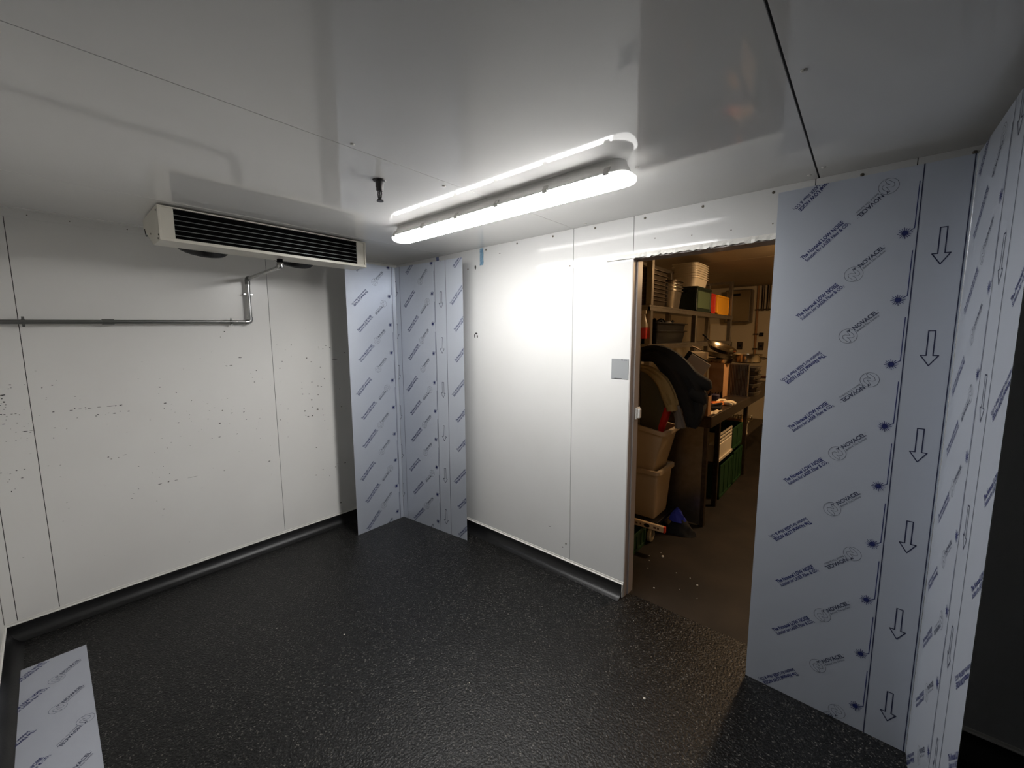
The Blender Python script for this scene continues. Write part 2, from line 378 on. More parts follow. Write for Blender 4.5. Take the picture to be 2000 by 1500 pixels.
mk.build('torn_paint_marks', SCUFF, wall_right, kind='stuff')

# ------------------------------------------------------------------ batten light
LAMPW = mat('lamp_housing', (240, 239, 236), rough=0.4)
CLIP = mat('lamp_clip', (196, 194, 190), rough=0.35)
LENS = mat('lamp_diffuser', (250, 250, 250), rough=0.3, emit=((1.0, 0.985, 0.965), LED_STRENGTH))
LENS_SIDE = mat('lamp_diffuser_side', (250, 250, 250), rough=0.3, emit=((1.0, 0.985, 0.965), LED_STRENGTH * 0.42))
LENS_SHOULDER = mat('lamp_diffuser_shoulder', (250, 250, 250), rough=0.3, emit=((1.0, 0.985, 0.965), LED_STRENGTH * 0.6))
LENS_END = mat('lamp_diffuser_end', (250, 250, 250), rough=0.3, emit=((1.0, 0.985, 0.955), LED_STRENGTH * 0.06))
LX0, LX1, LY = 1.10, 2.625, -0.708
lamp = thing('batten_light', 'long white batten light glowing on the ceiling near the doorway wall', 'light', ((LX0 + LX1) / 2, LY, H))
def capsule(x0, x1, hy, z, r, n=8):
    pts = []
    for cx, a0 in ((x1 - r, -90), (x0 + r, 90)):
        for k in range(n + 1):
            a = math.radians(a0 + 180 * k / n)
            pts.append(Vector((cx + r * math.cos(a), LY + hy * math.sin(a), z)))
    return pts
MB().loft([capsule(LX0 + 0.03, LX1 - 0.03, 0.044, H, 0.04), capsule(LX0 + 0.028, LX1 - 0.028, 0.046, H - 0.010, 0.042), capsule(LX0 + 0.010, LX1 - 0.010, 0.062, H - 0.044, 0.052), capsule(LX0 + 0.006, LX1 - 0.006, 0.066, H - 0.050, 0.055), capsule(LX0 + 0.006, LX1 - 0.006, 0.066, H - 0.0545, 0.055)]).build('housing', LAMPW, lamp, smooth=True)
# diffuser: straight glowing length between two dimmer moulded ends
sec = [(0.0630, 0.0550), (0.0655, 0.0600), (0.0645, 0.0670), (0.0580, 0.0755), (0.046, 0.0815), (0.030, 0.0850), (0.012, 0.0865)]
def section(x, s=1.0, zs=1.0):
    q = [Vector((x, LY + a * s, H - 0.0550 - (z - 0.0550) * zs)) for a, z in sec]
    return q + [Vector((x, LY - a * s, H - 0.0550 - (z - 0.0550) * zs)) for a, z in reversed(sec)]
EL = 0.055
df = MB().loft([section(LX0 + EL), section(LX1 - EL)]).build('diffuser', LENS, lamp, smooth=True)
df.data.materials.append(LENS_SIDE); df.data.materials.append(LENS_SHOULDER)
for p_ in df.data.polygons:
    if p_.normal.z > -0.88: p_.material_index = 1 if p_.normal.z > -0.4 else 2
for xa, sg in ((LX0, 1), (LX1, -1)):
    MB().loft([section(xa + sg * (EL - 0.0002)), section(xa + sg * 0.036, 0.98, 1.0), section(xa + sg * 0.018, 0.90, 0.96), section(xa + sg * 0.006, 0.72, 0.86), section(xa, 0.45, 0.6)]).build('diffuser_end', LENS_END, lamp, smooth=True)
for x in (1.16, 1.425, 1.707, 1.987, 2.267, 2.55):
    for s in (-1, 1):
        MB().add([(x - 0.012, LY + s * 0.058, H - 0.030), (x + 0.012, LY + s * 0.058, H - 0.030), (x + 0.012, LY + s * 0.0695, H - 0.048), (x - 0.012, LY + s * 0.0695, H - 0.048),
                  (x + 0.012, LY + s * 0.0695, H - 0.062), (x - 0.012, LY + s * 0.0695, H - 0.062), (x + 0.012, LY + s * 0.066, H - 0.062), (x - 0.012, LY + s * 0.066, H - 0.062), (x + 0.012, LY + s * 0.054, H - 0.030), (x - 0.012, LY + s * 0.054, H - 0.030)],
                 [(0, 1, 2, 3), (3, 2, 4, 5), (5, 4, 6, 7), (7, 6, 8, 9), (9, 8, 1, 0), (0, 3, 5, 7, 9), (1, 8, 6, 4, 2)]).build('clip', CLIP, lamp)
# ------------------------------------------------------------------ unit cooler
CREAM = mat('cooler_casing', (214, 210, 198), rough=0.35, noise=(6, 0.3, (204, 199, 186)))
CORE = mat('cooler_core', (4, 4, 4), rough=0.9, spec=0.1)
WIRE = mat('grille_wire', (120, 122, 120), rough=0.4, metal=0.4)
FANM = mat('fan_plastic', (14, 13, 14), rough=0.5)
AX0, AX1, AY0, AY1, AZ0, AZ1 = 0.262, 0.672, -1.783, -0.688, 2.078, 2.246
ac = thing('unit_cooler', 'cream ceiling unit cooler with black slatted front on left wall side', 'cooler', ((AX0 + AX1) / 2, (AY0 + AY1) / 2, AZ0))
prof = [(AX0, AZ1), (AX1, AZ1), (AX1, AZ1 - 0.004), (AX0 + 0.004, AZ1 - 0.004), (AX0 + 0.004, 2.209), (0.502, AZ0 + 0.006), (AX1, AZ0 + 0.006), (AX1, AZ0), (0.500, AZ0), (AX0, 2.206)]
MB().prism(prof, (0, AY0 + 0.004, 0), (0, AY1 - 0.004, 0), (1, 0, 0), (0, 0, 1)).build('casing', CREAM, ac)
for y0, y1 in ((AY0, AY0 + 0.004), (AY1 - 0.004, AY1)):
    p = [(AX0, AZ1), (AX1 + 0.004, AZ1), (AX1 + 0.004, AZ0), (0.500, AZ0), (AX0, 2.203)]
    MB().prism(p, (0, y0, 0), (0, y1, 0), (1, 0, 0), (0, 0, 1)).build('end_plate', CREAM, ac)
box('fin_core', CORE, ac, AX0 + 0.25, AX1 - 0.012, -1.722, -0.748, 2.092, 2.238)
box('blank_panel', CREAM, ac, AX1 - 0.010, AX1 - 0.004, AY0 + 0.006, -1.720, 2.090, 2.240)
box('blank_panel', CREAM, ac, AX1 - 0.010, AX1 - 0.004, -0.750, AY1 - 0.006, 2.090, 2.240)
ff = MB().box(AX1 - 0.006, AX1 + 0.003, AY0, AY1, 2.239, AZ1).box(AX1 - 0.006, AX1 + 0.003, AY0, AY1, AZ0, 2.094).box(AX1 - 0.006, AX1 + 0.003, AY0, AY0 + 0.010, 2.094, 2.239).box(AX1 - 0.006, AX1 + 0.003, AY1 - 0.010, AY1, 2.094, 2.239)
ff.build('front_frame', CREAM, ac, bevel=0.001)
for k in range(5):
    z = 2.112 + k * 0.0245
    MB().tube([(AX1 - 0.004, -1.720, z), (AX1 - 0.004, -0.750, z)], 0.0022, 6).build('grille_wire', WIRE, ac)
sl = math.atan2(2.206 - AZ0, 0.500 - AX0)
for yc in (-1.548, -1.052):
    Mf = Matrix.Translation((0.381, yc, 2.142)) @ Matrix.Rotation(sl, 4, 'Y')
    fan = MB().lathe((0, 0, 0), [(0.124, 0.0), (0.126, -0.030), (0.118, -0.040), (0.10, -0.040), (0.10, -0.004), (0.0, -0.004)], n=36).xf(Mf).build('fan_ring', FANM, ac, smooth=True)
    for rr in (0.028, 0.052, 0.076):
        MB().tube([(rr * math.cos(q * math.pi / 12), rr * math.sin(q * math.pi / 12), -0.041) for q in range(25)], 0.0016, 5, caps=False).xf(Mf).build('guard_wire', WIRE, fan)
for q in ((AX1 - 0.03, 2.225), (AX1 - 0.012, 2.105), (AX1 - 0.03, 2.09), (AX0 + 0.20, 2.14)):
    screw_at(ac, (q[0], AY0, q[1]), (0, -1, 0), 0.005)
MB().tube([(AX0 + 0.09 + 0.045 * math.cos(math.radians(a)), AY0 - 0.001, 2.19 + 0.045 * math.sin(math.radians(a))) for a in range(180, 290, 15)], 0.002, 5).build('knockout_slot', CORE, ac)
MB().lathe((0.565, -1.203, AZ0 - 0.024), [(0.0165, 0.0), (0.0165, 0.024)], n=16).build('drain_spout', CORE, ac, smooth=True)
# ------------------------------------------------------------------ drain pipe
CHROME = mat('chromed_pipe', (182, 182, 180), rough=0.22, metal=0.95)
DARKP = mat('dull_pipe', (126, 127, 124), rough=0.35, metal=0.8)
px = 0.040
pipe = thing('drain_pipe', 'chromed drain pipe running along left wall below the unit cooler', 'pipe', (px, -1.24, 1.70))
MB().tube([(px, -2.46, 1.680), (px, -1.245, 1.708)], 0.0120, 12).build('wall_run', DARKP, pipe, smooth=True)
MB().tube([(px, -1.232, 1.722), (px, -1.232, 1.985)], 0.0140, 12).build('riser', CHROME, pipe, smooth=True)
e1 = [(px, -1.262, 1.7075)] + [(px, -1.250 + 0.018 * math.sin(t), 1.726 - 0.018 * math.cos(t)) for t in (0.2, 0.6, 1.0, 1.4)] + [(px, -1.232, 1.742)]
MB().tube(e1, 0.0172, 12).build('lower_elbow', CHROME, pipe, smooth=True)
MB().tube([(px, -1.232, 1.966), (px, -1.232, 1.992), (px + 0.006, -1.232, 2.003), (px + 0.03, -1.2315, 2.006)], 0.0168, 12).build('upper_elbow', DARKP, pipe, smooth=True)
MB().tube([(px + 0.02, -1.2315, 2.005), (0.552, -1.205, 2.030)], 0.0112, 12).build('cross_run', CHROME, pipe, smooth=True)
MB().tube([(0.535, -1.206, 2.029), (0.556, -1.2035, 2.030), (0.565, -1.203, 2.036), (0.565, -1.203, 2.056)], 0.0158, 12).build('spout_elbow', CHROME, pipe, smooth=True)
MB().lathe((0.565, -1.203, 2.034), [(0.0190, -0.006), (0.0205, 0.002), (0.0205, 0.014), (0.0170, 0.022)], n=12).build('compression_nut', CHROME, pipe, smooth=True)
MB().tube([(px, -1.975, 1.6915), (px, -1.925, 1.6925)], 0.0160, 12).build('coupling', DARKP, pipe, smooth=True)
for y, z in ((-2.262, 1.685), (-1.347, 1.7055)):
    c = MB().tube([(px, y - 0.006, z), (px, y + 0.006, z)], 0.0160, 12).box(0.0, px - 0.01, y - 0.004, y + 0.004, z - 0.004, z + 0.004).box(px - 0.004, px + 0.004, y - 0.005, y + 0.005, z - 0.027, z + 0.027)
    c.build('pipe_clip', DARKP, pipe)
MB().box(0.0, px, -1.260, -1.204, 1.895, 1.903).build('pipe_clip', CHROME, pipe)
# ------------------------------------------------------------------ sprinkler
SPR = mat('sprinkler_metal', (74, 72, 72), rough=0.4, metal=0.8)
sx, sy = 1.728, -1.214
sp = thing('sprinkler_head', 'small dark metal sprinkler head hanging from the ceiling', 'sprinkler', (sx, sy, H))
MB().lathe((sx, sy, H), [(0.028, 0.0), (0.026, -0.004), (0.015, -0.007), (0.0, -0.007)], n=20).build('rosette', SPR, sp, smooth=True)
MB().lathe((sx, sy, H - 0.006), [(0.0165, 0.0), (0.0165, -0.022), (0.0145, -0.026), (0.0145, -0.036), (0.012, -0.039), (0.0, -0.039)], n=16).build('socket', SPR, sp, smooth=True)
for s in (-1, 1):
    MB().tube([(sx + s * 0.011, sy, H - 0.044), (sx + s * 0.0135, sy, H - 0.056), (sx + s * 0.011, sy, H - 0.070), (sx + s * 0.004, sy, H - 0.079)], 0.003, 6).build('frame_arm', SPR, sp)
MB().tube([(sx, sy, H - 0.046), (sx, sy, H - 0.078)], 0.0028, 8).build('glass_bulb', mat('bulb_dark', (30, 30, 32), rough=0.2), sp)
MB().lathe((sx, sy, H - 0.084), [(0.006, 0.006), (0.0125, 0.004), (0.0145, 0.0), (0.0145, -0.002), (0.0, -0.002)], n=16).build('deflector', SPR, sp, smooth=True)
# ------------------------------------------------------------------ small things on the doorway wall
TAPE = mat('blue_tape', (98, 132, 158), rough=0.5, noise=(70, 0.15, (128, 160, 182)))
FILMP = mat('violet_film', (92, 100, 138), rough=0.4, noise=(60, 0.2, (112, 120, 152)))
def tape(name, x0, x1, z0, z1, m, label):
    rings = []
    n = 6
    for i in range(n + 1):
        z = z0 + (z1 - z0) * i / n
        w = 0.0015 * math.sin(i * 2.1)
        d = 0.002 + (0.004 if i == 0 else 0.0015 * abs(math.sin(i * 1.7)))
        rings.append([Vector((x0 + w, -d, z)), Vector((x1 + w, -d, z)), Vector((x1 + w, -d + 0.0015, z)), Vector((x0 + w, -d + 0.0015, z))])
    o = MB().loft(rings).build(name, m, origin=((x0 + x1) / 2, 0, z0))
    return tag(o, label, 'tape')
tape('tape_strip', 1.098, 1.134, 2.128, 2.250, TAPE, 'pale blue tape strip stuck on white wall just under the ceiling')
tape('film_scrap', 0.585, 0.617, 2.186, 2.252, FILMP, 'small violet film scrap at ceiling above the folded corner sheet')
PLATE = mat('grey_plate', (158, 161, 163), rough=0.3, metal=0.3)
pt = thing('cover_plate', 'square grey cover plate on white wall beside the doorway', 'plate', (2.248, 0, 1.345))
MB().box(2.194, 2.302, -0.0025, 0.0, 1.348, 1.467).build('plate', PLATE, pt, bevel=0.0008)
for x, w in ((2.262, 0.012), (2.282, 0.02)):
    box('torn_adhesive', SCUFF, pt, x - w / 2, x + w / 2, -0.0032, -0.0024, 1.458, 1.462)
box('torn_adhesive', SCUFF, pt, 2.215, 2.262, -0.0032, -0.0024, 1.3500, 1.3525)
# ------------------------------------------------------------------ film-covered sheets
FILM = mat('protective_film', (194, 200, 210), rough=0.32, metal=0.45, spec=0.5, noise=(3, 0.3, (189, 195, 206)), bump=(2.5, 0.006, 0.01))
FILM_W = mat('protective_film_pale', (168, 172, 182), rough=0.3, spec=0.4, noise=(3, 0.3, (162, 166, 176)))
STEEL_EDGE = mat('sheet_edge', (190, 192, 194), rough=0.25, metal=0.8)
INK = mat('blue_ink', (30, 38, 92), rough=0.5)
INK_D = mat('dark_ink', (34, 38, 66), rough=0.5)
INK_T = mat('thin_grey_ink', (54, 59, 80), rough=0.5)

def text_geo(body, width, bold=0.0):
    cu = bpy.data.curves.new('txt', 'FONT')
    cu.body = body; cu.size = 1.0; cu.resolution_u = 2; cu.offset = bold
    ob = bpy.data.objects.new('txt', cu); COL.objects.link(ob)
    dg = bpy.context.evaluated_depsgraph_get()
    me = bpy.data.meshes.new_from_object(ob.evaluated_get(dg))
    vs = [tuple(v.co) for v in me.vertices]; fs = [tuple(p.vertices) for p in me.polygons]
    bpy.data.objects.remove(ob); bpy.data.curves.remove(cu); bpy.data.meshes.remove(me)
    x0 = min(v[0] for v in vs); x1 = max(v[0] for v in vs)
    k = width / (x1 - x0)
    return [((v[0] - x0) * k, v[1] * k) for v in vs], fs

class Print2D:
    """flat print geometry in its own (a, b) plane"""
    def __init__(self): self.v = []; self.f = []
    def add(self, v, f):
        o = len(self.v); self.v += list(v); self.f += [tuple(i + o for i in q) for q in f]
    def text(self, body, x, y, width, bold=0.0, ysc=1.0):
        v, f = text_geo(body, width, bold)
        self.add([(a + x, b * ysc + y) for a, b in v], f)
    def line(self, pts, w):
        for p, q in zip(pts[:-1], pts[1:]):
            dx, dy = q[0] - p[0], q[1] - p[1]; l = math.hypot(dx, dy) or 1e-9
            nx, ny = -dy / l * w / 2, dx / l * w / 2
            ex, ey = dx / l * w * 0.3, dy / l * w * 0.3
            self.add([(p[0] + nx - ex, p[1] + ny - ey), (p[0] - nx - ex, p[1] - ny - ey), (q[0] - nx + ex, q[1] - ny + ey), (q[0] + nx + ex, q[1] + ny + ey)], [(0, 1, 2, 3)])
    def mesh(self, name, m):
        me = bpy.data.meshes.new(name); me.from_pydata([(a, b, 0) for a, b in self.v], [], self.f)
        me.materials.append(m); return me

slogan = Print2D()
slogan.text('The Novacel LOW NOISE', 0.021, 0.0015, 0.172, 0.032, 1.3)
slogan.text('Solution for LASER Fiber & CO', 0.024, -0.0150, 0.172, 0.024, 1.3)
slogan.text('2', 0.1972, -0.0175, 0.0042, 0.008, 1.2)
SLOGAN = slogan.mesh('printed_slogan', INK)

logo = Print2D()
circ = lambda r, n=30: [(r * math.cos(2 * math.pi * k / n), r * math.sin(2 * math.pi * k / n)) for k in range(n + 1)]
logo.line(circ(0.0275), 0.0011)
logo.line([(-0.015, -0.013), (-0.0165, 0.003), (-0.011, 0.012), (-0.003, 0.010), (0.006, -0.003), (0.0075, 0.008), (0.010, 0.016)], 0.0011)
logo.line([(-0.007, -0.022), (-0.004, -0.012), (-0.006, -0.002), (0.004, -0.013), (0.012, -0.014), (0.0165, -0.005), (0.0155, 0.010)], 0.0011)
logo.line([(-0.015, -0.013), (-0.012, -0.022), (-0.007, -0.022)], 0.0011)
logo.line([(0.010, 0.016), (0.0175, 0.013)], 0.0024)
logo.line([(0.013, 0.010), (0.019, 0.016)], 0.0024)
logo.text('NOVACEL', 0.0290, 0.0030, 0.090, 0.030, 1.0)
logo.text('Behind The Surface', 0.0320, -0.0080, 0.080, 0.0, 1.0)
logo.text('TM', 0.1200, 0.0115, 0.004, 0.0)
LOGO = logo.mesh('printed_logo', INK_T)

star = Print2D()
star.add([(0.0085 * math.cos(2 * math.pi * k / 14), 0.0085 * math.sin(2 * math.pi * k / 14)) for k in range(14)], [tuple(range(14))])
for k in range(16):
    a = 2 * math.pi * k / 16 + 0.1
    r1 = 0.0165 if k % 2 else 0.0195
    star.line([(0.006 * math.cos(a), 0.006 * math.sin(a)), (r1 * math.cos(a), r1 * math.sin(a))], 0.0019)
star.line([(0.012, 0.006), (0.0235, 0.0145), (0.0245, 0.17)], 0.0024)
STAR = star.mesh('printed_laser_star', INK)

arrow = Print2D()
aw = 0.0034
pts = [(-0.0085, 0), (0.0085, 0), (0.0085, -0.086), (0.0225, -0.086), (0.0, -0.122), (-0.0225, -0.086), (-0.0085, -0.086), (-0.0085, 0)]
arrow.line(pts, aw)
ARROW = arrow.mesh('printed_arrow', INK_D)
vline = Print2D(); vline.line([(0, -0.001), (0, 2.3)], 0.0030)
VLINE = vline.mesh('printed_line', INK_D)

def place_print(me, sheet, face, pu, pv, ang, scale=1.0):
    """put a print at (pu, pv) of a sheet face, cutting off what runs over the edge of the face"""
    A, du, dv, n, u0, u1, v0, v1 = face
    c, s = math.cos(ang) * scale, math.sin(ang) * scale
    P = [(pu + c * v.co.x - s * v.co.y, pv + s * v.co.x + c * v.co.y) for v in me.vertices]
    if max(p[0] for p in P) <= u0 or min(p[0] for p in P) >= u1 or max(p[1] for p in P) <= v0 or min(p[1] for p in P) >= v1:
        return
    inside = min(p[0] for p in P) >= u0 and max(p[0] for p in P) <= u1 and min(p[1] for p in P) >= v0 and max(p[1] for p in P) <= v1
    use = me
    if not inside:
        use = me.copy()
        bm = bmesh.new(); bm.from_mesh(use)
        for v, p in zip(bm.verts, P): v.co = Vector((p[0], p[1], 0))
        for co, no in (((u0, 0, 0), (-1, 0, 0)), ((u1, 0, 0), (1, 0, 0)), ((0, v0, 0), (0, -1, 0)), ((0, v1, 0), (0, 1, 0))):
            bmesh.ops.bisect_plane(bm, geom=bm.verts[:] + bm.edges[:] + bm.faces[:], plane_co=co, plane_no=no, clear_outer=True)
        if not bm.faces:
            bm.free(); bpy.data.meshes.remove(use); return
        bm.to_mesh(use); bm.free()
        pu = pv = 0.0; c, s = 1.0, 0.0
    ob = bpy.data.objects.new(me.name.split('.')[0], use)
    COL.objects.link(ob); ob.parent = sheet
    org = Vector(A) + pu * du + pv * dv + 0.0006 * n - Vector(ORG[sheet.name])
    ex = c * du + s * dv; ey = -s * du + c * dv
    ob.matrix_local = Matrix(((ex.x, ey.x, n.x, org.x), (ex.y, ey.y, n.y, org.y), (ex.z, ey.z, n.z, org.z), (0, 0, 0, 1)))
    return ob

P3 = 0.2325; A45 = math.radians(45)
def cover(sheet, face, uq, v0, arrow_phase, lines=True, stars=True):
    """repeat of the film print: slogans, logos, laser stars, arrows, lines; uq = left datum of one repeat"""
    lo, hi = face[6] - 0.3, face[7] + 0.3
    k0 = int(math.floor((lo - v0) / (3 * P3))) - 1; k1 = int(math.ceil((hi - v0) / (3 * P3))) + 1
    for k in range(k0, k1 + 1):
        b = v0 + k * 3 * P3
        for d in (0.0, -P3):
            place_print(SLOGAN, sheet, face, uq, b + d, A45)
            place_print(LOGO, sheet, face, uq + 0.176, b + d - 0.058, A45)
        place_print(SLOGAN, sheet, face, uq + 0.120, b - 0.344, A45 + math.pi)
        place_print(LOGO, sheet, face, uq + 0.251, b - 0.455, A45 + math.pi)
        if stars:
            for d in (0, -P3, -2 * P3):
                if face[6] < b + d + 0.071 < face[7]: place_print(STAR, sheet, face, uq + 0.306, b + d + 0.071, 0.0)
        for d in (0, -1.5 * P3):
            place_print(ARROW, sheet, face, uq + 0.402, b + d + arrow_phase, 0.0)
    if lines:
        place_print(VLINE, sheet, face, uq + 0.338, face[6], 0.0)
        place_print(VLINE, sheet, face, uq + 0.455, face[6], 0.0, 0.999)

def face_of(A, B, u1, h):
    A = Vector(A); B = Vector(B)
    du = (B - A).normalized(); dv = Vector((0, 0, 1)); n = du.cross(dv)
    return (A, du, dv, n, 0.0, (B - A).length, 0.0, h)
def folded_sheet(name, P, h, label, group=None):
    """L-folded 1.2 mm sheet standing on edge; P = three floor points, room side on the right-hand normal"""
    P = [Vector(p) for p in P]
    d1 = (P[1] - P[0]).normalized(); d2 = (P[2] - P[1]).normalized(); z = Vector((0, 0, 1))
    n1, n2 = d1.cross(z), d2.cross(z)
    r = 0.0016
    path = [(P[0], n1), (P[1] - d1 * r, n1), (P[1] - d1 * r * 0.3 + d2 * r * 0.3, (n1 + n2).normalized()), (P[1] + d2 * r, n2), (P[2], n2)]
    t = 0.0012
    rings = []
    for zz in (0.0, h):
        pass
    fr = [p for p, n in path]; bk = [p - n * t for p, n in path]
    loop = fr + bk[::-1]
    mb = MB().loft([[p + z * 0.0005 for p in loop], [p + z * h for p in loop]])
    ob = mb.build(name, FILM, origin=tuple(P[1]))
    ob.data.materials.append(STEEL_EDGE)
    for p in ob.data.polygons:
        if p.area < 0.004 and abs(p.normal.z) < 0.5 and p.index not in (0,): p.material_index = 1 if p.area < 0.0035 else 0
    tag(ob, label, 'metal sheet', group)
    return ob
SH = 2.172
# corner sheet
cs = folded_sheet('folded_sheet', [(0.328, -0.668, 0), (0.314, -0.226, 0), (1.064, -0.150, 0)], SH, 'folded sheet in blue-grey printed film standing in the room corner')
f1 = face_of((0.328, -0.668, 0), (0.314, -0.226, 0), 0, SH)
f2 = face_of((0.314, -0.226, 0), (1.064, -0.150, 0), 0, SH)
cover(cs, f1, 0.072, 1.628, 0.078)
cover(cs, f2, 0.128, 1.629, -0.037)
cover(cs, f2, 0.128 - 0.525, 1.629, 0.078)
cover(cs, f2, 0.128 + 0.525, 1.629, 0.0)
# sheet to the right of the doorway
rs = folded_sheet('folded_sheet', [(3.010, -0.163, 0), (3.558, -0.170, 0), (3.568, -0.846, 0)], 2.182, 'folded sheet in printed film standing right of the doorway, large arrows')
g1 = face_of((3.010, -0.163, 0), (3.558, -0.170, 0), 0, 2.182)
g2 = face_of((3.558, -0.170, 0), (3.568, -0.846, 0), 0, 2.182)
cover(rs, g1, 0.086, 1.886, 0.076)
cover(rs, g2, 0.063, 1.886, -0.040)
cover(rs, g2, 0.063 + 0.525, 1.886, 0.0)
# narrow strip on the floor
fs = MB().box(0.350, 2.35, -2.444, -2.200, 0.0006, 0.0020).build('sheet_strip', FILM_W, origin=(0.35, -2.444, 0))
tag(fs, 'narrow pale film-covered strip lying flat on the black floor', 'metal sheet')
gf = (Vector((0, -2.444, 0.0020)), Vector((0, 1, 0)), Vector((-1, 0, 0)), Vector((0, 0, 1)), 0.0, 0.244, -2.35, -0.35)
cover(fs, gf, -0.039, -0.50, 0.0, lines=False, stars=False)
# ------------------------------------------------------------------ kitchen shell
KWALL = mat('cream_wall', (205, 192, 165), rough=0.45, noise=(2.5, 0.3, (190, 176, 148)))
KCEIL = mat('kitchen_ceiling', (178, 160, 132), rough=0.5, noise=(2, 0.3, (160, 142, 116)))
KFLOOR = mat('brown_floor', (42, 34, 27), rough=0.6, spec=0.25, noise=(4, 0.2, (23, 19, 15)), bump=(120, 0.15, 0.002))
KT = 0.04
kfl = struct(box('floor_kitchen', KFLOOR, None, KX0 - 0.1, KX1 + 0.1, 0.06, KY1 + 0.1, -0.08, 0.0))
kcl = struct(box('ceiling_kitchen', SEAM, None, KX0 - 0.1, KX1 + 0.1, 0.106, KY1 + 0.1, KZ + 0.01, KZ + 0.10))
for k in range(6):
    y0 = 0.113 + k * 1.02
    box('ceiling_panel', KCEIL, kcl, KX0, KX1, y0 + 0.003, min(y0 + 1.02, KY1) - 0.003, KZ, KZ + 0.02, bevel=0.002)
kwb = struct(box('wall_kitchen_back', KWALL, None, KX0 - 0.1, KX1 + 0.1, KY1, KY1 + 0.1, 0, KZ + 0.02))
kwl = struct(box('wall_kitchen_left', KWALL, None, KX0 - 0.1, KX0, 0.112, KY1, 0, KZ + 0.02))
kwr = struct(box('wall_kitchen_right', KWALL, None, KX1, KX1 + 0.1, 0.112, KY1, 0, KZ + 0.02))
kwf = struct(MB().box(KX0 - 0.1, KX1 + 0.1, 0.106, 0.112, DZ + 0.003, KZ + 0.02).box(KX0 - 0.1, DX0 - 0.01, 0.106, 0.112, 0.0, DZ + 0.003).box(DX1 + 0.01, KX1 + 0.1, 0.106, 0.112, 0.0, DZ + 0.003).build('wall_kitchen_front', KWALL))
# warm lamp of the kitchen, out of sight to the right of the doorway
KLENS = mat('kitchen_lamp_glow', (255, 230, 190), rough=0.4, emit=((1.0, 0.66, 0.36), KITCHEN_LAMP))
kl = thing('kitchen_ceiling_lamp', 'warm round kitchen ceiling lamp hidden beyond the right of the doorway', 'lamp', (3.20, 2.6, KZ))
MB().lathe((3.20, 2.6, KZ), [(0.17, 0.0), (0.17, -0.03), (0.15, -0.035), (0.0, -0.035)], n=24).build('lamp_base', LAMPW, kl, smooth=True)
MB().lathe((3.20, 2.6, KZ - 0.0355), [(0.145, 0.0), (0.14, -0.03), (0.10, -0.06), (0.0, -0.075)], n=20).build('lamp_globe', KLENS, kl, smooth=True)

# ------------------------------------------------------------------ kitchen materials
STEEL = mat('brushed_steel', (150, 142, 130), rough=0.32, metal=0.9, noise=(20, 0.3, (128, 120, 108)))
STEEL_S = mat('shiny_steel', (190, 178, 155), rough=0.2, metal=1.0)
STEEL_D = mat('dark_steel', (92, 80, 66), rough=0.4, metal=0.85, noise=(30, 0.3, (64, 54, 44)))
BLACKP = mat('black_plastic', (7, 7, 8), rough=0.5, spec=0.25)
WHITEP = mat('milky_plastic', (206, 196, 176), rough=0.35, noise=(8, 0.3, (194, 182, 160)))
BEIGEP = mat('beige_bin_plastic', (190, 172, 146), rough=0.4, noise=(4, 0.3, (176, 158, 132)))
GREENP = mat('green_crate', (22, 58, 27), rough=0.45)
GREEND = mat('dark_green_crate', (13, 30, 20), rough=0.45)
YELLOWP = mat('yellow_crate', (228, 158, 24), rough=0.4)
REDP = mat('red_plastic', (178, 28, 24), rough=0.35)
CARD = mat('cardboard', (168, 126, 84), rough=0.8, noise=(12, 0.3, (140, 100, 62)))
BLACKC = mat('black_cloth', (11, 12, 14), rough=0.85, bump=(60, 0.3, 0.004))
BEIGEC = mat('khaki_cloth', (146, 126, 84), rough=0.9, bump=(60, 0.3, 0.004))
GREYC = mat('grey_cloth', (104, 98, 92), rough=0.9)
BLUEC = mat('blue_cloth', (34, 46, 150), rough=0.8)
OLIVE = mat('olive_plastic', (66, 62, 42), rough=0.5)
PAPER = mat('paper', (224, 204, 170), rough=0.8)
ORANGE = mat('orange_fabric', (214, 118, 30), rough=0.8)
CREAMG = mat('pale_leather', (224, 204, 168), rough=0.8)
RUBBER = mat('pale_castor', (168, 158, 136), rough=0.5)

# ------------------------------------------------------------------ worktable
TX0, TX1, TY0, TY1, TZ = 1.55, 2.436, 1.262, 4.55, 0.95
tb = thing('work_table', 'long stainless steel work table inside the kitchen', 'table', (2.0, 2.9, 0))
box('worktop', STEEL_D, tb, TX0, TX1, TY0, TY1, TZ - 0.095, TZ, bevel=0.004)
box('end_panel', STEEL, tb, TX0 + 0.05, 2.375, TY0 + 0.022, TY0 + 0.040, 0.015, TZ - 0.095, bevel=0.002)
box('corner_post', STEEL_D, tb, 2.375, 2.405, TY0 + 0.022, TY0 + 0.075, 0.0, TZ - 0.095, bevel=0.002)
for y in (1.80, 2.95, 4.45):
    box('leg', STEEL_D, tb, 2.33, 2.37, y, y + 0.04, 0.0, TZ - 0.095, bevel=0.002)
    box('leg', STEEL_D, tb, TX0 + 0.04, TX0 + 0.08, y, y + 0.04, 0.0, TZ - 0.095, bevel=0.002)
box('lower_shelf', STEEL_D, tb, TX0 + 0.05, 2.33, 1.84, 4.45, 0.385, 0.405, bevel=0.002)
box('back_panel', BLACKP, tb, TX0 + 0.03, TX0 + 0.04, TY0 + 0.04, TY1 - 0.05, 0.02, TZ - 0.095)

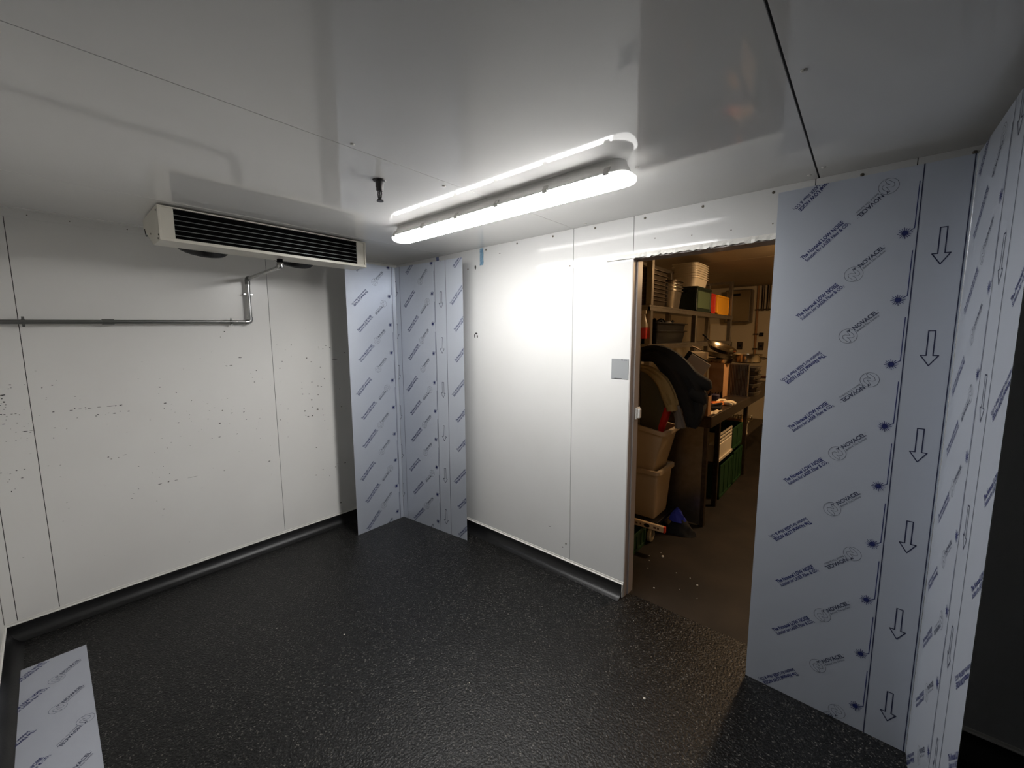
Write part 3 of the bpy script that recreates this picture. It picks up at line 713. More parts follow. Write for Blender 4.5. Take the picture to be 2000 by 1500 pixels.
# ------------------------------------------------------------------ over-shelf rack standing on the table
SZ1, SZ2 = 1.865, 1.525
rk = thing('shelf_rack', 'tall steel shelf rack standing on the work table', 'rack', (1.70, 2.5, TZ))
SZ1, SZ2 = 1.865, 1.525
for y in (1.272, 2.52, 4.045):
    for x in (1.85, 1.56):
        box('upright', STEEL, rk, x, x + 0.05, y, y + 0.05, TZ, SZ1 - 0.02 if (y == 2.52 and x > 1.7) else 2.30, bevel=0.003)
for z in (SZ1, SZ2):
    sh_ = box('shelf', STEEL, rk, 1.52, 1.905, 1.23, 4.10, z - 0.018, z, bevel=0.002)
    box('shelf_lip', STEEL, sh_, 1.890, 1.905, 1.23, 4.10, z - 0.048, z - 0.018)
    box('shelf_lip', STEEL, sh_, 1.52, 1.905, 1.23, 1.244, z - 0.048, z - 0.018)
box('top_bar', STEEL, rk, 1.56, 1.60, 1.272, 4.095, 2.30, 2.33)
box('top_bar', STEEL, rk, 1.56, 1.90, 4.045, 4.095, 2.30, 2.33)

def container(name, label, cat, m, cx, cy, z0, wx, wy, h, group=None, **k):
    o = tub(cx, cy, z0, wx, wy, h, **k).build(name, m, origin=(cx, cy, z0), smooth=True)
    return tag(o, label, cat, group)
# flat steel pans in a stack, each a thing
ordn = ['lowest', 'second lowest', 'third lowest', 'fourth lowest', 'fourth from top', 'third from top', 'second from top', 'topmost']
hs = [0.0, 0.036, 0.072, 0.108, 0.144, 0.180, 0.222, 0.262]
for k in range(8):
    container('steel_tray', 'flat steel tray, %s of the stack on the upper shelf' % ordn[k], 'tray', STEEL_D, 1.70, 1.545, SZ1 + hs[k], 0.28, 0.48, 0.060 if k < 6 else 0.068, 'flat steel trays stacked on the upper shelf', taper=0.93, rim=0.018, rimh=0.006, r=0.03)
for k, nm in enumerate(('lowest', 'second', 'third', 'topmost')):
    container('steel_pot', 'deep steel container, %s in the nested stack beside flat trays' % nm, 'container', STEEL if k < 3 else STEEL_D, 1.73, 2.08, SZ1 + k * 0.032, 0.24, 0.34, 0.19, 'nested deep steel containers on the upper shelf', taper=0.86, rim=0.014, rimh=0.008, r=0.09)

def crate(name, label, m, x0, x1, y0, y1, z0, z1, panel=None, group=None, ribs=3, cat='crate'):
    t = thing(name, label, cat, ((x0 + x1) / 2, (y0 + y1) / 2, z0), group)
    w = 0.012
    hgt = z1 - z0
    b = MB().box(x0 + w, x1 - w, y0 + w, y1 - w, z0, z0 + 0.012)
    b.box(x0 + 0.006, x1 - 0.006, y0 + 0.006, y0 + 0.012, z0, z1 - 0.02).box(x0 + 0.006, x1 - 0.006, y1 - 0.012, y1 - 0.006, z0, z1 - 0.02)
    b.box(x0 + 0.006, x0 + 0.012, y0 + 0.012, y1 - 0.012, z0, z1 - 0.02)
    b.box(x1 - 0.012, x1 - 0.006, y0 + 0.012, y1 - 0.012, z0, z1 - 0.02)
    b.build('crate_body', m, t)
    if panel is not None:
        box('front_label_panel', panel, t, x1 - 0.006, x1 - 0.003, y0 + 0.05, y1 - 0.05, z0 + 0.05, z1 - 0.045)
    for zz, nm_ in ((z0, 'bottom_rim'), (z1 - 0.024, 'top_rim')):
        sq = lambda e, z: [Vector((x0 + e, y0 + e, z)), Vector((x1 - e, y0 + e, z)), Vector((x1 - e, y1 - e, z)), Vector((x0 + e, y1 - e, z))]
        rg = [sq(0, zz), sq(0, zz + 0.024), sq(0.007, zz + 0.024), sq(0.007, zz), sq(0, zz)]
        MB().loft(rg, False, False).build(nm_, m, t)
    for cx_ in (x0, x1 - 0.03):
        for cy_ in (y0, y1 - 0.03):
            box('corner_post', m, t, cx_, cx_ + 0.03, cy_, cy_ + 0.03, z0, z1 - 0.024, bevel=0.004)
    for k in range(1, ribs):
        yy = y0 + (y1 - y0) * k / ribs
        box('rib', m, t, x1 - 0.006, x1 - 0.001, yy - 0.005, yy + 0.005, z0 + 0.024, z1 - 0.024)
    box('hand_slot', BLACKP, t, (x0 + x1) / 2 - 0.05, (x0 + x1) / 2 + 0.05, y0 + 0.003, y0 + 0.0065, z1 - 0.07, z1 - 0.04)
    return t
crate('storage_crate', 'dark green crate on the upper shelf under the milky tubs', GREEND, 1.53, 1.862, 2.64, 3.20, SZ1, 2.150, panel=mat('olive_label', (70, 84, 58), rough=0.6), ribs=1)
for k in range(7):
    container('milky_tub', 'milky plastic tub, number %s up in the nested pile on green crate' % ('one', 'two', 'three', 'four', 'five', 'six', 'seven')[k], 'tub', WHITEP, 1.715, 2.84, 2.151 + k * 0.026, 0.27, 0.47, 0.10, 'nested milky tubs on the green crate', taper=0.9, rim=0.012, rimh=0.008, r=0.05)
crate('storage_crate', 'yellow crate at the far end of the upper shelf', YELLOWP, 1.55, 1.870, 3.46, 4.02, SZ1, 2.110, ribs=1)
crate('storage_crate', 'red crate squeezed between the green and yellow crates', REDP, 1.55, 1.850, 3.23, 3.445, SZ1, 2.115, ribs=1)
# lower shelf
for k in range(2):
    container('black_tub', ('lower' if k == 0 else 'upper') + ' of two black plastic tubs on the lower rack shelf', 'tub', BLACKP, 1.69, 1.98, SZ2 + k * 0.075, 0.30, 0.82, 0.125, 'black tubs on the lower rack shelf', taper=0.9, rim=0.025, rimh=0.008, r=0.04)
bg = thing('strap_bundle', 'bundle of black straps and a grey pouch lying in black tubs', 'straps', (1.70, 2.05, SZ2 + 0.16))
MB().tube([(1.72 + 0.05 * math.sin(t * 0.9), 1.82 + 0.05 * t, SZ2 + 0.20 + 0.035 * math.sin(t * 1.7)) for t in range(9)], 0.014, 8).build('strap', BLACKC, bg, smooth=True)
MB().tube([(1.66 + 0.04 * math.cos(t * 1.1), 1.86 + 0.05 * t, SZ2 + 0.205 + 0.03 * math.cos(t * 1.3)) for t in range(8)], 0.018, 8).build('strap', BLACKC, bg, smooth=True)
MB().lathe((1.74, 2.08, SZ2 + 0.195), [(0.0, -0.03), (0.05, -0.02), (0.06, 0.0), (0.045, 0.025), (0.0, 0.03)], n=12).build('pouch', GREYC, bg, smooth=True)
ct = thing('cream_carton', 'cream carton lying open on the lower rack shelf', 'carton', (1.62, 1.46, SZ2))
box('carton_body', PAPER, ct, 1.53, 1.70, 1.34, 1.555, SZ2, SZ2 + 0.20, bevel=0.003)
MB().obox((1.615, 1.35, SZ2 + 0.235), (0.08, 0, 0), (0, 0.012, 0.035), (0, 0.001, 0)).build('carton_flap', PAPER, ct)

# ------------------------------------------------------------------ things on the table
bx = thing('cardboard_box', 'tall brown cardboard box on the work table', 'box', (2.18, 2.52, TZ))
box('carton_body', CARD, bx, 2.085, 2.232, 2.42, 2.66, TZ, 1.300, bevel=0.003)
MB().obox((2.158, 2.415, 1.285), (0.073, 0, 0), (0, 0.004, 0.03), (0, 0.001, 0)).build('carton_flap', CARD, bx)
bt = MB()
for k in range(16):
    z = rnd.uniform(0, 0.04) * (k % 3)
    bt.box(2.088 + k * 0.0089, 2.096 + k * 0.0089, 2.4185, 2.4200, TZ, TZ + 0.03 + z * 0.6)
bt.build('charred_edge', BLACKP, bx)
MB().tube([(2.04, 2.395, 1.10), (2.12, 2.395, 1.098)], 0.008, 8).build('tape_roll_bar', STEEL_S, bx, smooth=True)
fl = thing('baffle_filter', 'ridged steel baffle filter standing upright on the work table', 'filter', (2.32, 2.62, TZ))
box('filter_frame', STEEL, fl, 2.235, 2.425, 2.625, 2.650, TZ, 1.300, bevel=0.002)
for k in range(13):
    x = 2.245 + k * 0.0145
    MB().prism([(-0.0045, 0.0), (0.0045, 0.0), (0.002, -0.010), (-0.002, -0.010)], (x, 2.625, TZ + 0.012), (x, 2.625, 1.288), (1, 0, 0), (0, 1, 0)).build('baffle', STEEL_S if k == 12 else STEEL_D, fl)
MB().tube([(2.31, 2.613, 1.132), (2.313, 2.600, 1.132), (2.347, 2.600, 1.132), (2.35, 2.613, 1.132)], 0.003, 6).build('filter_handle', STEEL_S, fl)
for k in range(7):
    M = Matrix.Translation((2.37, 2.83, TZ + 0.0445 * k + 0.002)) @ Matrix.Rotation(math.radians((-4, 3, -6, 5, -3, 6, 2)[k] ), 4, 'Z')
    mb = tub(0, 0, 0.0, 0.22, 0.27, 0.042, taper=0.92, rim=0.010, rimh=0.004, r=0.02).xf(M)
    tag(mb.build('oven_tray', STEEL_D if k % 2 else STEEL, origin=(2.37, 2.83, TZ + 0.0445 * k), smooth=True), 'scuffed oven tray, %s in the crooked pile behind the baffle filter' % ('lowest', 'second lowest', 'third lowest', 'middle one', 'third from top', 'second from top', 'topmost')[k], 'tray', 'oven trays piled behind the baffle filter')
pn = thing('saute_pan', 'wide shiny saute pan balanced above the baffle filter', 'pan', (2.365, 2.78, 1.305))
MB().lathe((2.365, 2.78, 1.306), [(0.0, 0.0), (0.125, 0.0), (0.138, 0.010), (0.143, 0.085), (0.148, 0.092), (0.143, 0.092), (0.135, 0.012), (0.0, 0.006)], n=32).build('pan_body', STEEL_S, pn, smooth=True)
MB().tube([(2.50, 2.75, 1.365), (2.545, 2.735, 1.367), (2.555, 2.755, 1.362), (2.535, 2.78, 1.352), (2.508, 2.785, 1.35)], 0.006, 8).build('loop_handle', STEEL_D, pn, smooth=True)
def frying_pan(label, c, r, tilt, rotz, hlen, m, hm, base):
    t = thing('frying_pan', label, 'pan', base, 'frying pans heaped on the cardboard box')
    M = Matrix.Translation(c) @ Matrix.Rotation(rotz, 4, 'Z') @ Matrix.Rotation(tilt, 4, 'Y')
    MB().lathe((0, 0, 0), [(0.0, 0.0), (r * 0.75, 0.0), (r * 0.85, 0.008), (r, 0.045), (r * 1.02, 0.047), (r * 0.96, 0.044), (r * 0.8, 0.010), (0.0, 0.005)], n=28).xf(M).build('pan_body', m, t, smooth=True)
    MB().tube([(r * 0.96, 0, 0.035), (r + 0.05, 0, 0.048), (r + hlen * 0.6, 0, 0.062), (r + hlen, 0, 0.066)], 0.009, 8, radii=[0.006, 0.007, 0.010, 0.009]).xf(M).build('pan_handle', hm, t, smooth=True)
    return t
frying_pan('steel frying pan lying flat, lowest of the heap on cardboard box', (2.15, 2.54, 1.305), 0.145, 0.0, math.radians(205), 0.18, STEEL_S, STEEL_D, (2.15, 2.54, 1.305))
frying_pan('dark frying pan in the middle of heap, handle to the left', (2.12, 2.58, 1.36), 0.15, math.radians(-12), math.radians(215), 0.17, STEEL, STEEL_D, (2.12, 2.58, 1.36))
frying_pan('bright frying pan on top of heap with handle sticking up', (2.14, 2.60, 1.44), 0.15, math.radians(-24), math.radians(160), 0.12, STEEL_S, BLACKP, (2.14, 2.60, 1.44))
# boards leaning beside the coats
def slab(name, label, m, c, ax, ay, az, cat='board', group=None):
    return tag(MB().obox(c, ax, ay, az).build(name, m, origin=c, bevel=0.004), label, cat, group)
slab('cutting_board', 'grey-white cutting board tilted behind the coats on work table', mat('board_grey', (164, 158, 150), rough=0.5), (1.95, 2.15, 1.155), (0.085, 0.03, -0.058), (-0.012, 0.012, -0.012), (0.125, 0.0, 0.197), 'board')
slab('cutting_board', 'black-edged board lying between the white boards', BLACKP, (1.905, 2.20, 1.185), (0.085, 0.03, -0.055), (-0.010, 0.010, -0.010), (0.125, 0.0, 0.20), 'board')
slab('cutting_board', 'yellowish white board behind the black-edged board', PAPER, (1.96, 2.42, 1.19), (0.10, 0.02, 0.0), (0.0, 0.012, 0.0), (0.0, 0.02, 0.236), 'board')
# small things near the table corner
cu = thing('small_carton', 'small open brown carton at the near corner of work table', 'carton', (2.365, 1.32, TZ))
box('carton_side', CARD, cu, 2.318, 2.322, 1.275, 1.365, TZ, 1.07)
box('carton_side', CARD, cu, 2.396, 2.400, 1.275, 1.365, TZ, 1.11)
box('carton_front', CARD, cu, 2.322, 2.396, 1.361, 1.365, TZ, 1.10)
box('carton_front', CARD, cu, 2.322, 2.396, 1.275, 1.279, TZ, 1.05)
pp = MB(); nn = 8
g = [[Vector((2.375 + 0.0065 * i + 0.004 * math.sin(j), 1.38 + 0.028 * j + 0.006 * math.sin(i * 1.3), TZ + 0.0015 + 0.003 * (1 + math.sin(i * 1.1 + j * 0.8)))) for i in range(nn + 1)] for j in range(nn + 1)]
top = [p for r_ in g for p in r_]; bot = [p - Vector((0, 0, 0.001)) for p in top]
W = nn + 1
fc = [(j * W + i, j * W + i + 1, (j + 1) * W + i + 1, (j + 1) * W + i) for j in range(nn) for i in range(nn)]
pp.add(top + bot, fc + [tuple(reversed([q + W * W for q in f])) for f in fc])
tag(pp.build('paper_sheet', PAPER, origin=(2.40, 1.45, TZ)), 'crumpled pale paper sheet on the near edge of work table', 'paper')
tl = thing('strap_tool', 'black strapping tool lying on the table beside the glove', 'tool', (2.36, 1.72, TZ))
MB().obox((2.355, 1.72, TZ + 0.012), (0.035, 0.02, 0), (-0.02, 0.11, 0), (0, 0, 0.012)).build('tool_body', BLACKP, tl, bevel=0.006)
MB().tube([(2.32, 1.66, TZ + 0.03), (2.36, 1.72, TZ + 0.038), (2.37, 1.82, TZ + 0.032)], 0.010, 8).build('tool_grip', BLACKP, tl, smooth=True)
MB().lathe((2.335, 1.70, TZ + 0.036), [(0.0, 0.006), (0.009, 0.003), (0.011, -0.004)], n=10).build('tool_knob', STEEL_S, tl, smooth=True)
# work glove: palm with five fingers
gv = thing('work_glove', 'orange and cream work glove lying on the work table near the baffle filter', 'glove', (2.34, 1.98, TZ))
gl = [[Vector((2.27 + 0.16 * s * 0.75 + cx_ * -0.3, 1.90 + cx_ + 0.1 * s, TZ + 0.002 + hz)) for cx_, hz in ((-0.055, 0.004), (-0.035, 0.022), (0.0, 0.030), (0.035, 0.022), (0.055, 0.004), (0.035, 0.0), (-0.035, 0.0))] for s in (0, 0.25, 0.5, 0.8)]
MB().loft(gl).build('palm', ORANGE, gv, smooth=True)
b0 = Vector((2.366, 1.98, TZ + 0.018))
for k, (dx, dy, ln, off) in enumerate(((0.75, -0.45, 0.075, -0.05), (0.85, 0.0, 0.085, -0.022), (0.80, 0.25, 0.09, 0.006), (0.65, 0.5, 0.085, 0.032))):
    d = Vector((dx, dy, 0)).normalized()
    s0 = b0 + Vector((-0.3 * off, off, 0))
    MB().tube([s0 - d * 0.02, s0 + d * ln * 0.5 + Vector((0, 0, 0.006)), s0 + d * ln * 0.9, s0 + d * ln], 0.012, 8, radii=[0.013, 0.0135, 0.0125, 0.006]).build('finger', CREAMG, gv, smooth=True)
MB().tube([(2.30, 1.93, TZ + 0.02), (2.30, 2.02, TZ + 0.03), (2.335, 2.08, TZ + 0.026), (2.345, 2.09, TZ + 0.025)], 0.012, 8, radii=[0.012, 0.014, 0.0125, 0.006]).build('thumb', CREAMG, gv, smooth=True)
MB().tube([(2.235, 1.86, TZ + 0.016), (2.275, 1.895, TZ + 0.018)], 0.03, 10, radii=[0.028, 0.026]).xf(Matrix.Translation((0, 0, TZ + 0.002)) @ Matrix.Scale(0.55, 4, (0, 0, 1)) @ Matrix.Translation((0, 0, -TZ - 0.002 + 0.012))).build('cuff', REDP, gv, smooth=True)
tag(MB().lathe((2.21, 2.22, TZ), [(0.04, 0.0), (0.045, 0.05), (0.03, 0.06), (0.0, 0.062)], n=14).build('dark_jar', mat('purple_dark', (54, 46, 62), rough=0.4), origin=(2.21, 2.22, TZ), smooth=True), 'small dark violet jar at the foot of the cardboard box', 'jar')

# ------------------------------------------------------------------ under the table
def basket(name, label, m, x0, x1, y0, y1, z0, z1):
    t = thing(name, label, 'basket', ((x0 + x1) / 2, (y0 + y1) / 2, z0))
    box('basket_body', m, t, x0, x1, y0, y1, z0, z0 + (z1 - z0) * 0.62, bevel=0.004)
    for k in range(3):
        z = z0 + (z1 - z0) * (0.68 + 0.13 * k)
        box('slat', m, t, x1 - 0.012, x1, y0, y1, z, z + 0.014)
    for y in (y0, (y0 + y1) / 2 - 0.006, y1 - 0.012):
        box('slat_post', m, t, x1 - 0.014, x1 - 0.002, y, y + 0.012, z0 + (z1 - z0) * 0.6, z1)
    box('bottom_edge', m, t, x1, x1 + 0.012, y0, y1, z0, z0 + 0.03, bevel=0.003)
    return t
basket('slatted_basket', 'cream slatted plastic basket under the work table', WHITEP, 2.0, 2.350, 1.86, 2.385, 0.406, 0.675)
crate('storage_crate', 'green crate beside the cream basket under the table', GREENP, 2.0, 2.355, 2.41, 2.84, 0.406, 0.64, ribs=2)
crate('storage_crate', 'nearer dark green crate on the floor under the table', GREENP, 2.0, 2.35, 2.00, 2.50, 0.0, 0.34, ribs=3)
crate('storage_crate', 'farther dark green crate on the floor under the table', GREENP, 2.0, 2.35, 2.53, 2.92, 0.0, 0.36, ribs=3)
cb = thing('hose_bundle', 'pale hose bundle coiled on the shelf under the table', 'hose', (2.26, 3.3, 0.406))
for k in range(5):
    MB().tube([(2.22 + 0.018 * k + 0.03 * math.sin(t * 1.2 + k), 3.25 + 0.34 * math.cos(t * 0.4488 + k * 0.2), 0.52 + 0.11 * math.sin(t * 0.4488 + k * 0.2) + 0.015 * math.sin(t * 2 + k)) for t in range(15)], 0.009, 7).build('hose_loop', CREAMG if k % 2 else RUBBER, cb, smooth=True)
tag(box('wooden_board', CARD, None, 2.02, 2.34, 2.86, 2.90, 0.406, 0.66, bevel=0.003), 'brown wooden board on edge next to the green crate under table', 'board')

# ------------------------------------------------------------------ stacked bins on a dolly, coats, trolley
dl = thing('castor_dolly', 'low dolly with pale castor under the stacked beige bins', 'dolly', (2.03, 1.0, 0))
box('platform', BLACKP, dl, 1.84, 2.20, 0.80, 1.19, 0.115, 0.148, bevel=0.004)
for x, y in ((2.165, 0.775), (1.88, 0.84), (2.165, 1.15), (1.88, 1.15)):
    w = MB().lathe((x, y, 0.052), [(0.018, -0.014), (0.046, -0.014), (0.051, -0.010), (0.051, 0.010), (0.046, 0.014), (0.018, 0.014)], n=20, axis='x').build('castor_wheel', RUBBER, dl, smooth=True)
    MB().tube([(x - 0.018, y, 0.052), (x + 0.018, y, 0.052)], 0.008, 8).build('axle', STEEL_S, w)
    MB().box(x - 0.021, x - 0.017, y - 0.015, y + 0.025, 0.05, 0.116).box(x + 0.017, x + 0.021, y - 0.015, y + 0.025, 0.05, 0.116).box(x - 0.021, x + 0.021, y - 0.015, y + 0.03, 0.108, 0.116).build('fork', STEEL, w)
def bin_(label, M, base):
    mb = tub(0, 0, 0, 0.325, 0.325, 0.40, taper=0.84, rim=0.020, wall=0.006, r=0.018, rimh=0.030, n=4).xf(M)
    o = mb.build('beige_bin', BEIGEP, origin=base, smooth=True)
    return tag(o, label, 'bin', 'beige bins stacked inside the doorway')
bin_('lower beige plastic bin standing on the dolly', Matrix.Translation((2.015, 0.995, 0.149)), (2.015, 0.995, 0.149))
bin_('upper beige plastic bin tilted in the lower bin, holding trays', Matrix.Translation((1.985, 1.005, 0.495)) @ Matrix.Rotation(math.radians(9), 4, 'Y'), (1.985, 1.005, 0.495))
slab('olive_tray', 'tall olive green tray standing in the upper beige bin', OLIVE, (2.045, 0.985, 0.985), (0.105, 0.03, -0.03), (0.006, -0.05, 0.0), (0.035, 0.0, 0.33), 'tray')
tr2 = MB().tube([(2.095, 0.925, 0.72), (2.13, 0.925, 1.0), (2.15, 0.925, 1.22)], 0.0025, 5)
tag(MB().tube([(2.085, 0.99, 0.72), (2.135, 0.99, 0.88), (2.195, 0.98, 1.05)], 0.03, 10, radii=[0.026, 0.034, 0.03]).build('red_tube', REDP, origin=(2.165, 1.0, 0.7), smooth=True), 'glossy red rolled sheet standing in the upper beige bin', 'roll')

def garment(name, label, m, pts, widths, thick, seedv, extra=None):
    """draped cloth: a sheet-like sleeve swept along pts, flattened section with running folds"""
    t = thing(name, label, 'jacket', pts[0])
    n = 20
    P = [Vector(p) for p in pts]
    # resample with catmull-rom
    def cr(i, f):
        p0, p1, p2, p3 = P[max(i - 1, 0)], P[i], P[i + 1], P[min(i + 2, len(P) - 1)]
        return 0.5 * ((2 * p1) + (p2 - p0) * f + (2 * p0 - 5 * p1 + 4 * p2 - p3) * f * f + (3 * p1 - p0 - 3 * p2 + p3) * f ** 3)
    C, Wd, Th = [], [], []
    for i in range(len(P) - 1):
        for s in range(6):
            f = s / 6; C.append(cr(i, f)); Wd.append(widths[i] * (1 - f) + widths[i + 1] * f); Th.append(thick[i] * (1 - f) + thick[i + 1] * f)
    C.append(P[-1]); Wd.append(widths[-1]); Th.append(thick[-1])
    rings = []
    for i, c in enumerate(C):
        d = (C[min(i + 1, len(C) - 1)] - C[max(i - 1, 0)]).normalized()
        dep = Vector((0.41, -0.91, 0.0)); dep = (dep - d * dep.dot(d)).normalized()
        b = d.cross(dep)
        ring = []
        for k in range(n):
            a = 2 * math.pi * k / n
            fold = 1 + 0.24 * math.sin(5 * a + seedv + i * 0.13) + 0.15 * math.sin(9 * a - i * 0.21 + seedv * 2) + 0.06 * math.sin(i * 0.9 + 2 * a)
            ring.append(c + b * (Wd[i] * math.cos(a) * (0.9 + 0.1 * fold)) + dep * (Th[i] * math.sin(a) * fold))
        rings.append(ring)
    o = MB().loft(rings).build('cloth', m, t, smooth=True)
    return t
jk = garment('black_jacket', 'black jackets draped over the bins beside the work table', BLACKC,
        [(1.93, 1.02, 1.445), (2.07, 1.02, 1.455), (2.20, 1.02, 1.36), (2.31, 1.03, 1.20), (2.36, 1.04, 1.05), (2.345, 1.05, 0.90)],
        [0.055, 0.075, 0.105, 0.125, 0.09, 0.045], [0.06, 0.09, 0.10, 0.10, 0.085, 0.06], 0.4)
MB().tube([(2.26, 1.02, 1.34), (2.37, 1.02, 1.27), (2.455, 1.02, 1.23), (2.475, 1.02, 1.20)], 0.05, 12, radii=[0.06, 0.055, 0.045, 0.02]).build('sleeve', BLACKC, jk, smooth=True)
MB().tube([(2.35, 1.0, 1.18), (2.43, 1.0, 1.13), (2.45, 1.0, 1.09)], 0.05, 12, radii=[0.06, 0.05, 0.02]).build('hood', BLACKC, jk, smooth=True)
kj = garment('khaki_jacket', 'khaki jacket hanging below the black jackets over the bin', BEIGEC,
        [(1.94, 0.93, 1.345), (2.05, 0.93, 1.325), (2.15, 0.93, 1.245), (2.205, 0.93, 1.14), (2.235, 0.93, 1.06)],
        [0.026, 0.036, 0.050, 0.056, 0.050], [0.03, 0.035, 0.04, 0.04, 0.035], 2.1)
MB().tube([(2.228, 0.93, 1.075), (2.238, 0.93, 1.025)], 0.04, 14, radii=[0.043, 0.041]).build('cuff', BEIGEC, kj, smooth=True)
gc = garment('grey_cloth', 'grey knitted cloth hanging beside the red roll', GREYC, [(2.255, 0.95, 1.06), (2.285, 0.95, 0.97), (2.30, 0.95, 0.895)], [0.03, 0.032, 0.042], [0.03, 0.03, 0.03], 1.2)
gc['category'] = 'cloth'
# chromed hoop standing in the upper bin
hp = thing('wire_hoop', 'tall chromed wire hoop standing in the upper bin by the jamb', 'hoop', (1.975, 0.90, 0.87))
MB().tube([(1.985, 0.90, 0.87), (1.978, 0.90, 1.20), (1.978, 0.90, 1.47), (1.968, 0.90, 1.525), (1.940, 0.90, 1.545), (1.905, 0.90, 1.53), (1.895, 0.90, 1.47), (1.895, 0.90, 0.90)], 0.009, 8).build('bent_rod', STEEL, hp, smooth=True)
MB().tube([(1.895, 0.90, 1.20), (1.978, 0.90, 1.20)], 0.006, 8).build('cross_rod', STEEL, hp, smooth=True)
bo = thing('spray_bottle', 'spray bottle half filled with red liquid hooked on the rack shelf', 'bottle', (1.872, 1.19, 1.575))
BX, BY, BZ = 1.872, 1.19, 1.575
MB().lathe((BX, BY, BZ), [(0.030, 0.0), (0.033, 0.006), (0.034, 0.095)], n=20).build('red_liquid', mat('red_liquid', (214, 52, 50), rough=0.25), bo, smooth=True)
MB().lathe((BX, BY, BZ + 0.0955), [(0.034, 0.0), (0.033, 0.03), (0.022, 0.07), (0.014, 0.10), (0.014, 0.115)], n=20).build('bottle_shoulder', WHITEP, bo, smooth=True)
MB().box(BX - 0.03, BX + 0.022, BY - 0.010, BY + 0.010, BZ + 0.2105, BZ + 0.240).box(BX - 0.045, BX - 0.03, BY - 0.006, BY + 0.006, BZ + 0.222, BZ + 0.234).build('spray_head', WHITEP, bo, bevel=0.002)
MB().tube([(BX - 0.022, BY, BZ + 0.212), (BX - 0.030, BY, BZ + 0.185), (BX - 0.026, BY, BZ + 0.165)], 0.004, 6).build('trigger', REDP, bo)

# ------------------------------------------------------------------ floor things
crate('storage_crate', 'small green crate on the floor just inside the doorway', GREENP, 1.80, 2.152, 0.40, 0.715, 0.0, 0.150, ribs=4)
lv = thing('spirit_level', 'cream spirit level with red end cap lying on the green crate', 'level', (2.0, 0.69, 0.151))
Mv = Matrix.Translation((2.0, 0.672, 0.151)) @ Matrix.Rotation(math.radians(2), 4, 'Z')
MB().box(-0.32, 0.298, -0.013, 0.013, 0.0, 0.046).xf(Mv).build('level_bar', mat('cream_metal', (214, 188, 150), rough=0.4), lv, bevel=0.003)
MB().box(0.2985, 0.312, -0.0135, 0.0135, -0.0005, 0.0465).xf(Mv).build('end_cap', mat('red_cap', (206, 62, 38), rough=0.5), lv, bevel=0.003)
MB().lathe((0, 0, 0), [(0.015, 0.0), (0.015, 0.0012), (0.0, 0.0012)], n=18, axis='z').xf(Mv @ Matrix.Translation((0.175, -0.0131, 0.024)) @ Matrix.Rotation(math.radians(90), 4, 'X') @ Matrix.Scale(1.5, 4, (1, 0, 0))).build('hand_hole', BLACKP, lv)
lt = MB()
for k, (a, w) in enumerate(((-0.10, 0.02), (-0.06, 0.012), (0.0, 0.018), (0.03, 0.01), (0.07, 0.012), (0.095, 0.016), (0.125, 0.008), (0.235, 0.02), (0.26, 0.014))):
    lt.box(a - w / 2, a + w / 2, -0.0138, -0.0131, 0.016, 0.030)
lt.xf(Mv).build('worn_print', mat('brown_print', (96, 60, 40), rough=0.7), lv)
def sack(name, label, m, c, rx, ry, h, seedv, top=0.25):
    mb = MB(); rings = []
    for i in range(9):
        f = i / 8
        s = (1 - f) ** 0.75 * (1 - top) + top * (1 - f * 0.6)
        rings.append([Vector((c[0] + rx * s * math.cos(a) * (1 + 0.10 * math.sin(3 * a + seedv + f * 3)), c[1] + ry * s * math.sin(a) * (1 + 0.10 * math.sin(4 * a + seedv)), c[2] + h * f + 0.008 * math.sin(5 * a + i))) if 0 < i else Vector((c[0] + rx * s * math.cos(a), c[1] + ry * s * math.sin(a), c[2])) for a in [2 * math.pi * k / 20 for k in range(20)]])
    return tag(mb.loft(rings).build(name, m, origin=c, smooth=True), label, 'bag')
sack('black_bag', 'black bag slumped on the kitchen floor beside the table end', BLACKC, (2.29, 1.08, 0.001), 0.125, 0.08, 0.125, 0.5, 0.35)
sack('blue_bag', 'blue cloth bag lying on top of the black bag', BLUEC, (2.262, 1.085, 0.095), 0.072, 0.055, 0.10, 1.5, 0.2)
# crumbs
CRUMB = mat('white_crumb', (214, 208, 196), rough=0.8)
spots = [(1.0, 0.007), ]
CR = [(2.322, 0.615, 0.010), (2.245, 0.56, 0.006), (2.268, 0.50, 0.005), (2.292, 0.66, 0.004), (2.42, 0.21, 0.006), (2.62, 0.42, 0.006), (2.56, 0.47, 0.004), (2.47, 0.47, 0.004), (2.55, 0.30, 0.003), (2.39, 1.13, 0.006), (2.66, 0.28, 0.003), (2.30, 0.40, 0.004),
      (2.70, -0.60, 0.007), (1.50, -0.55, 0.003), (1.42, -0.62, 0.0025), (1.31, -1.28, 0.004), (0.98, -1.50, 0.003), (2.45, -0.16, 0.003), (2.05, -1.05, 0.0025), (1.66, -1.02, 0.0025)]
for k, (x, y, r) in enumerate(CR):
    rr = random.Random(k)
    mb = MB().lathe((x, y, 0.0002), [(r * rr.uniform(0.7, 1), 0.0), (r * 0.9, r * 0.5), (r * 0.3, r * rr.uniform(0.8, 1.1))], n=6)
    o = mb.build('crumb', CRUMB, origin=(x, y, 0))
    tag(o, 'tiny white crumb lying on the kitchen floor' if y > 0.05 else 'tiny white crumb lying on the black speckled floor', 'crumb', 'crumbs on the kitchen floor' if y > 0.05 else 'crumbs on the black floor')

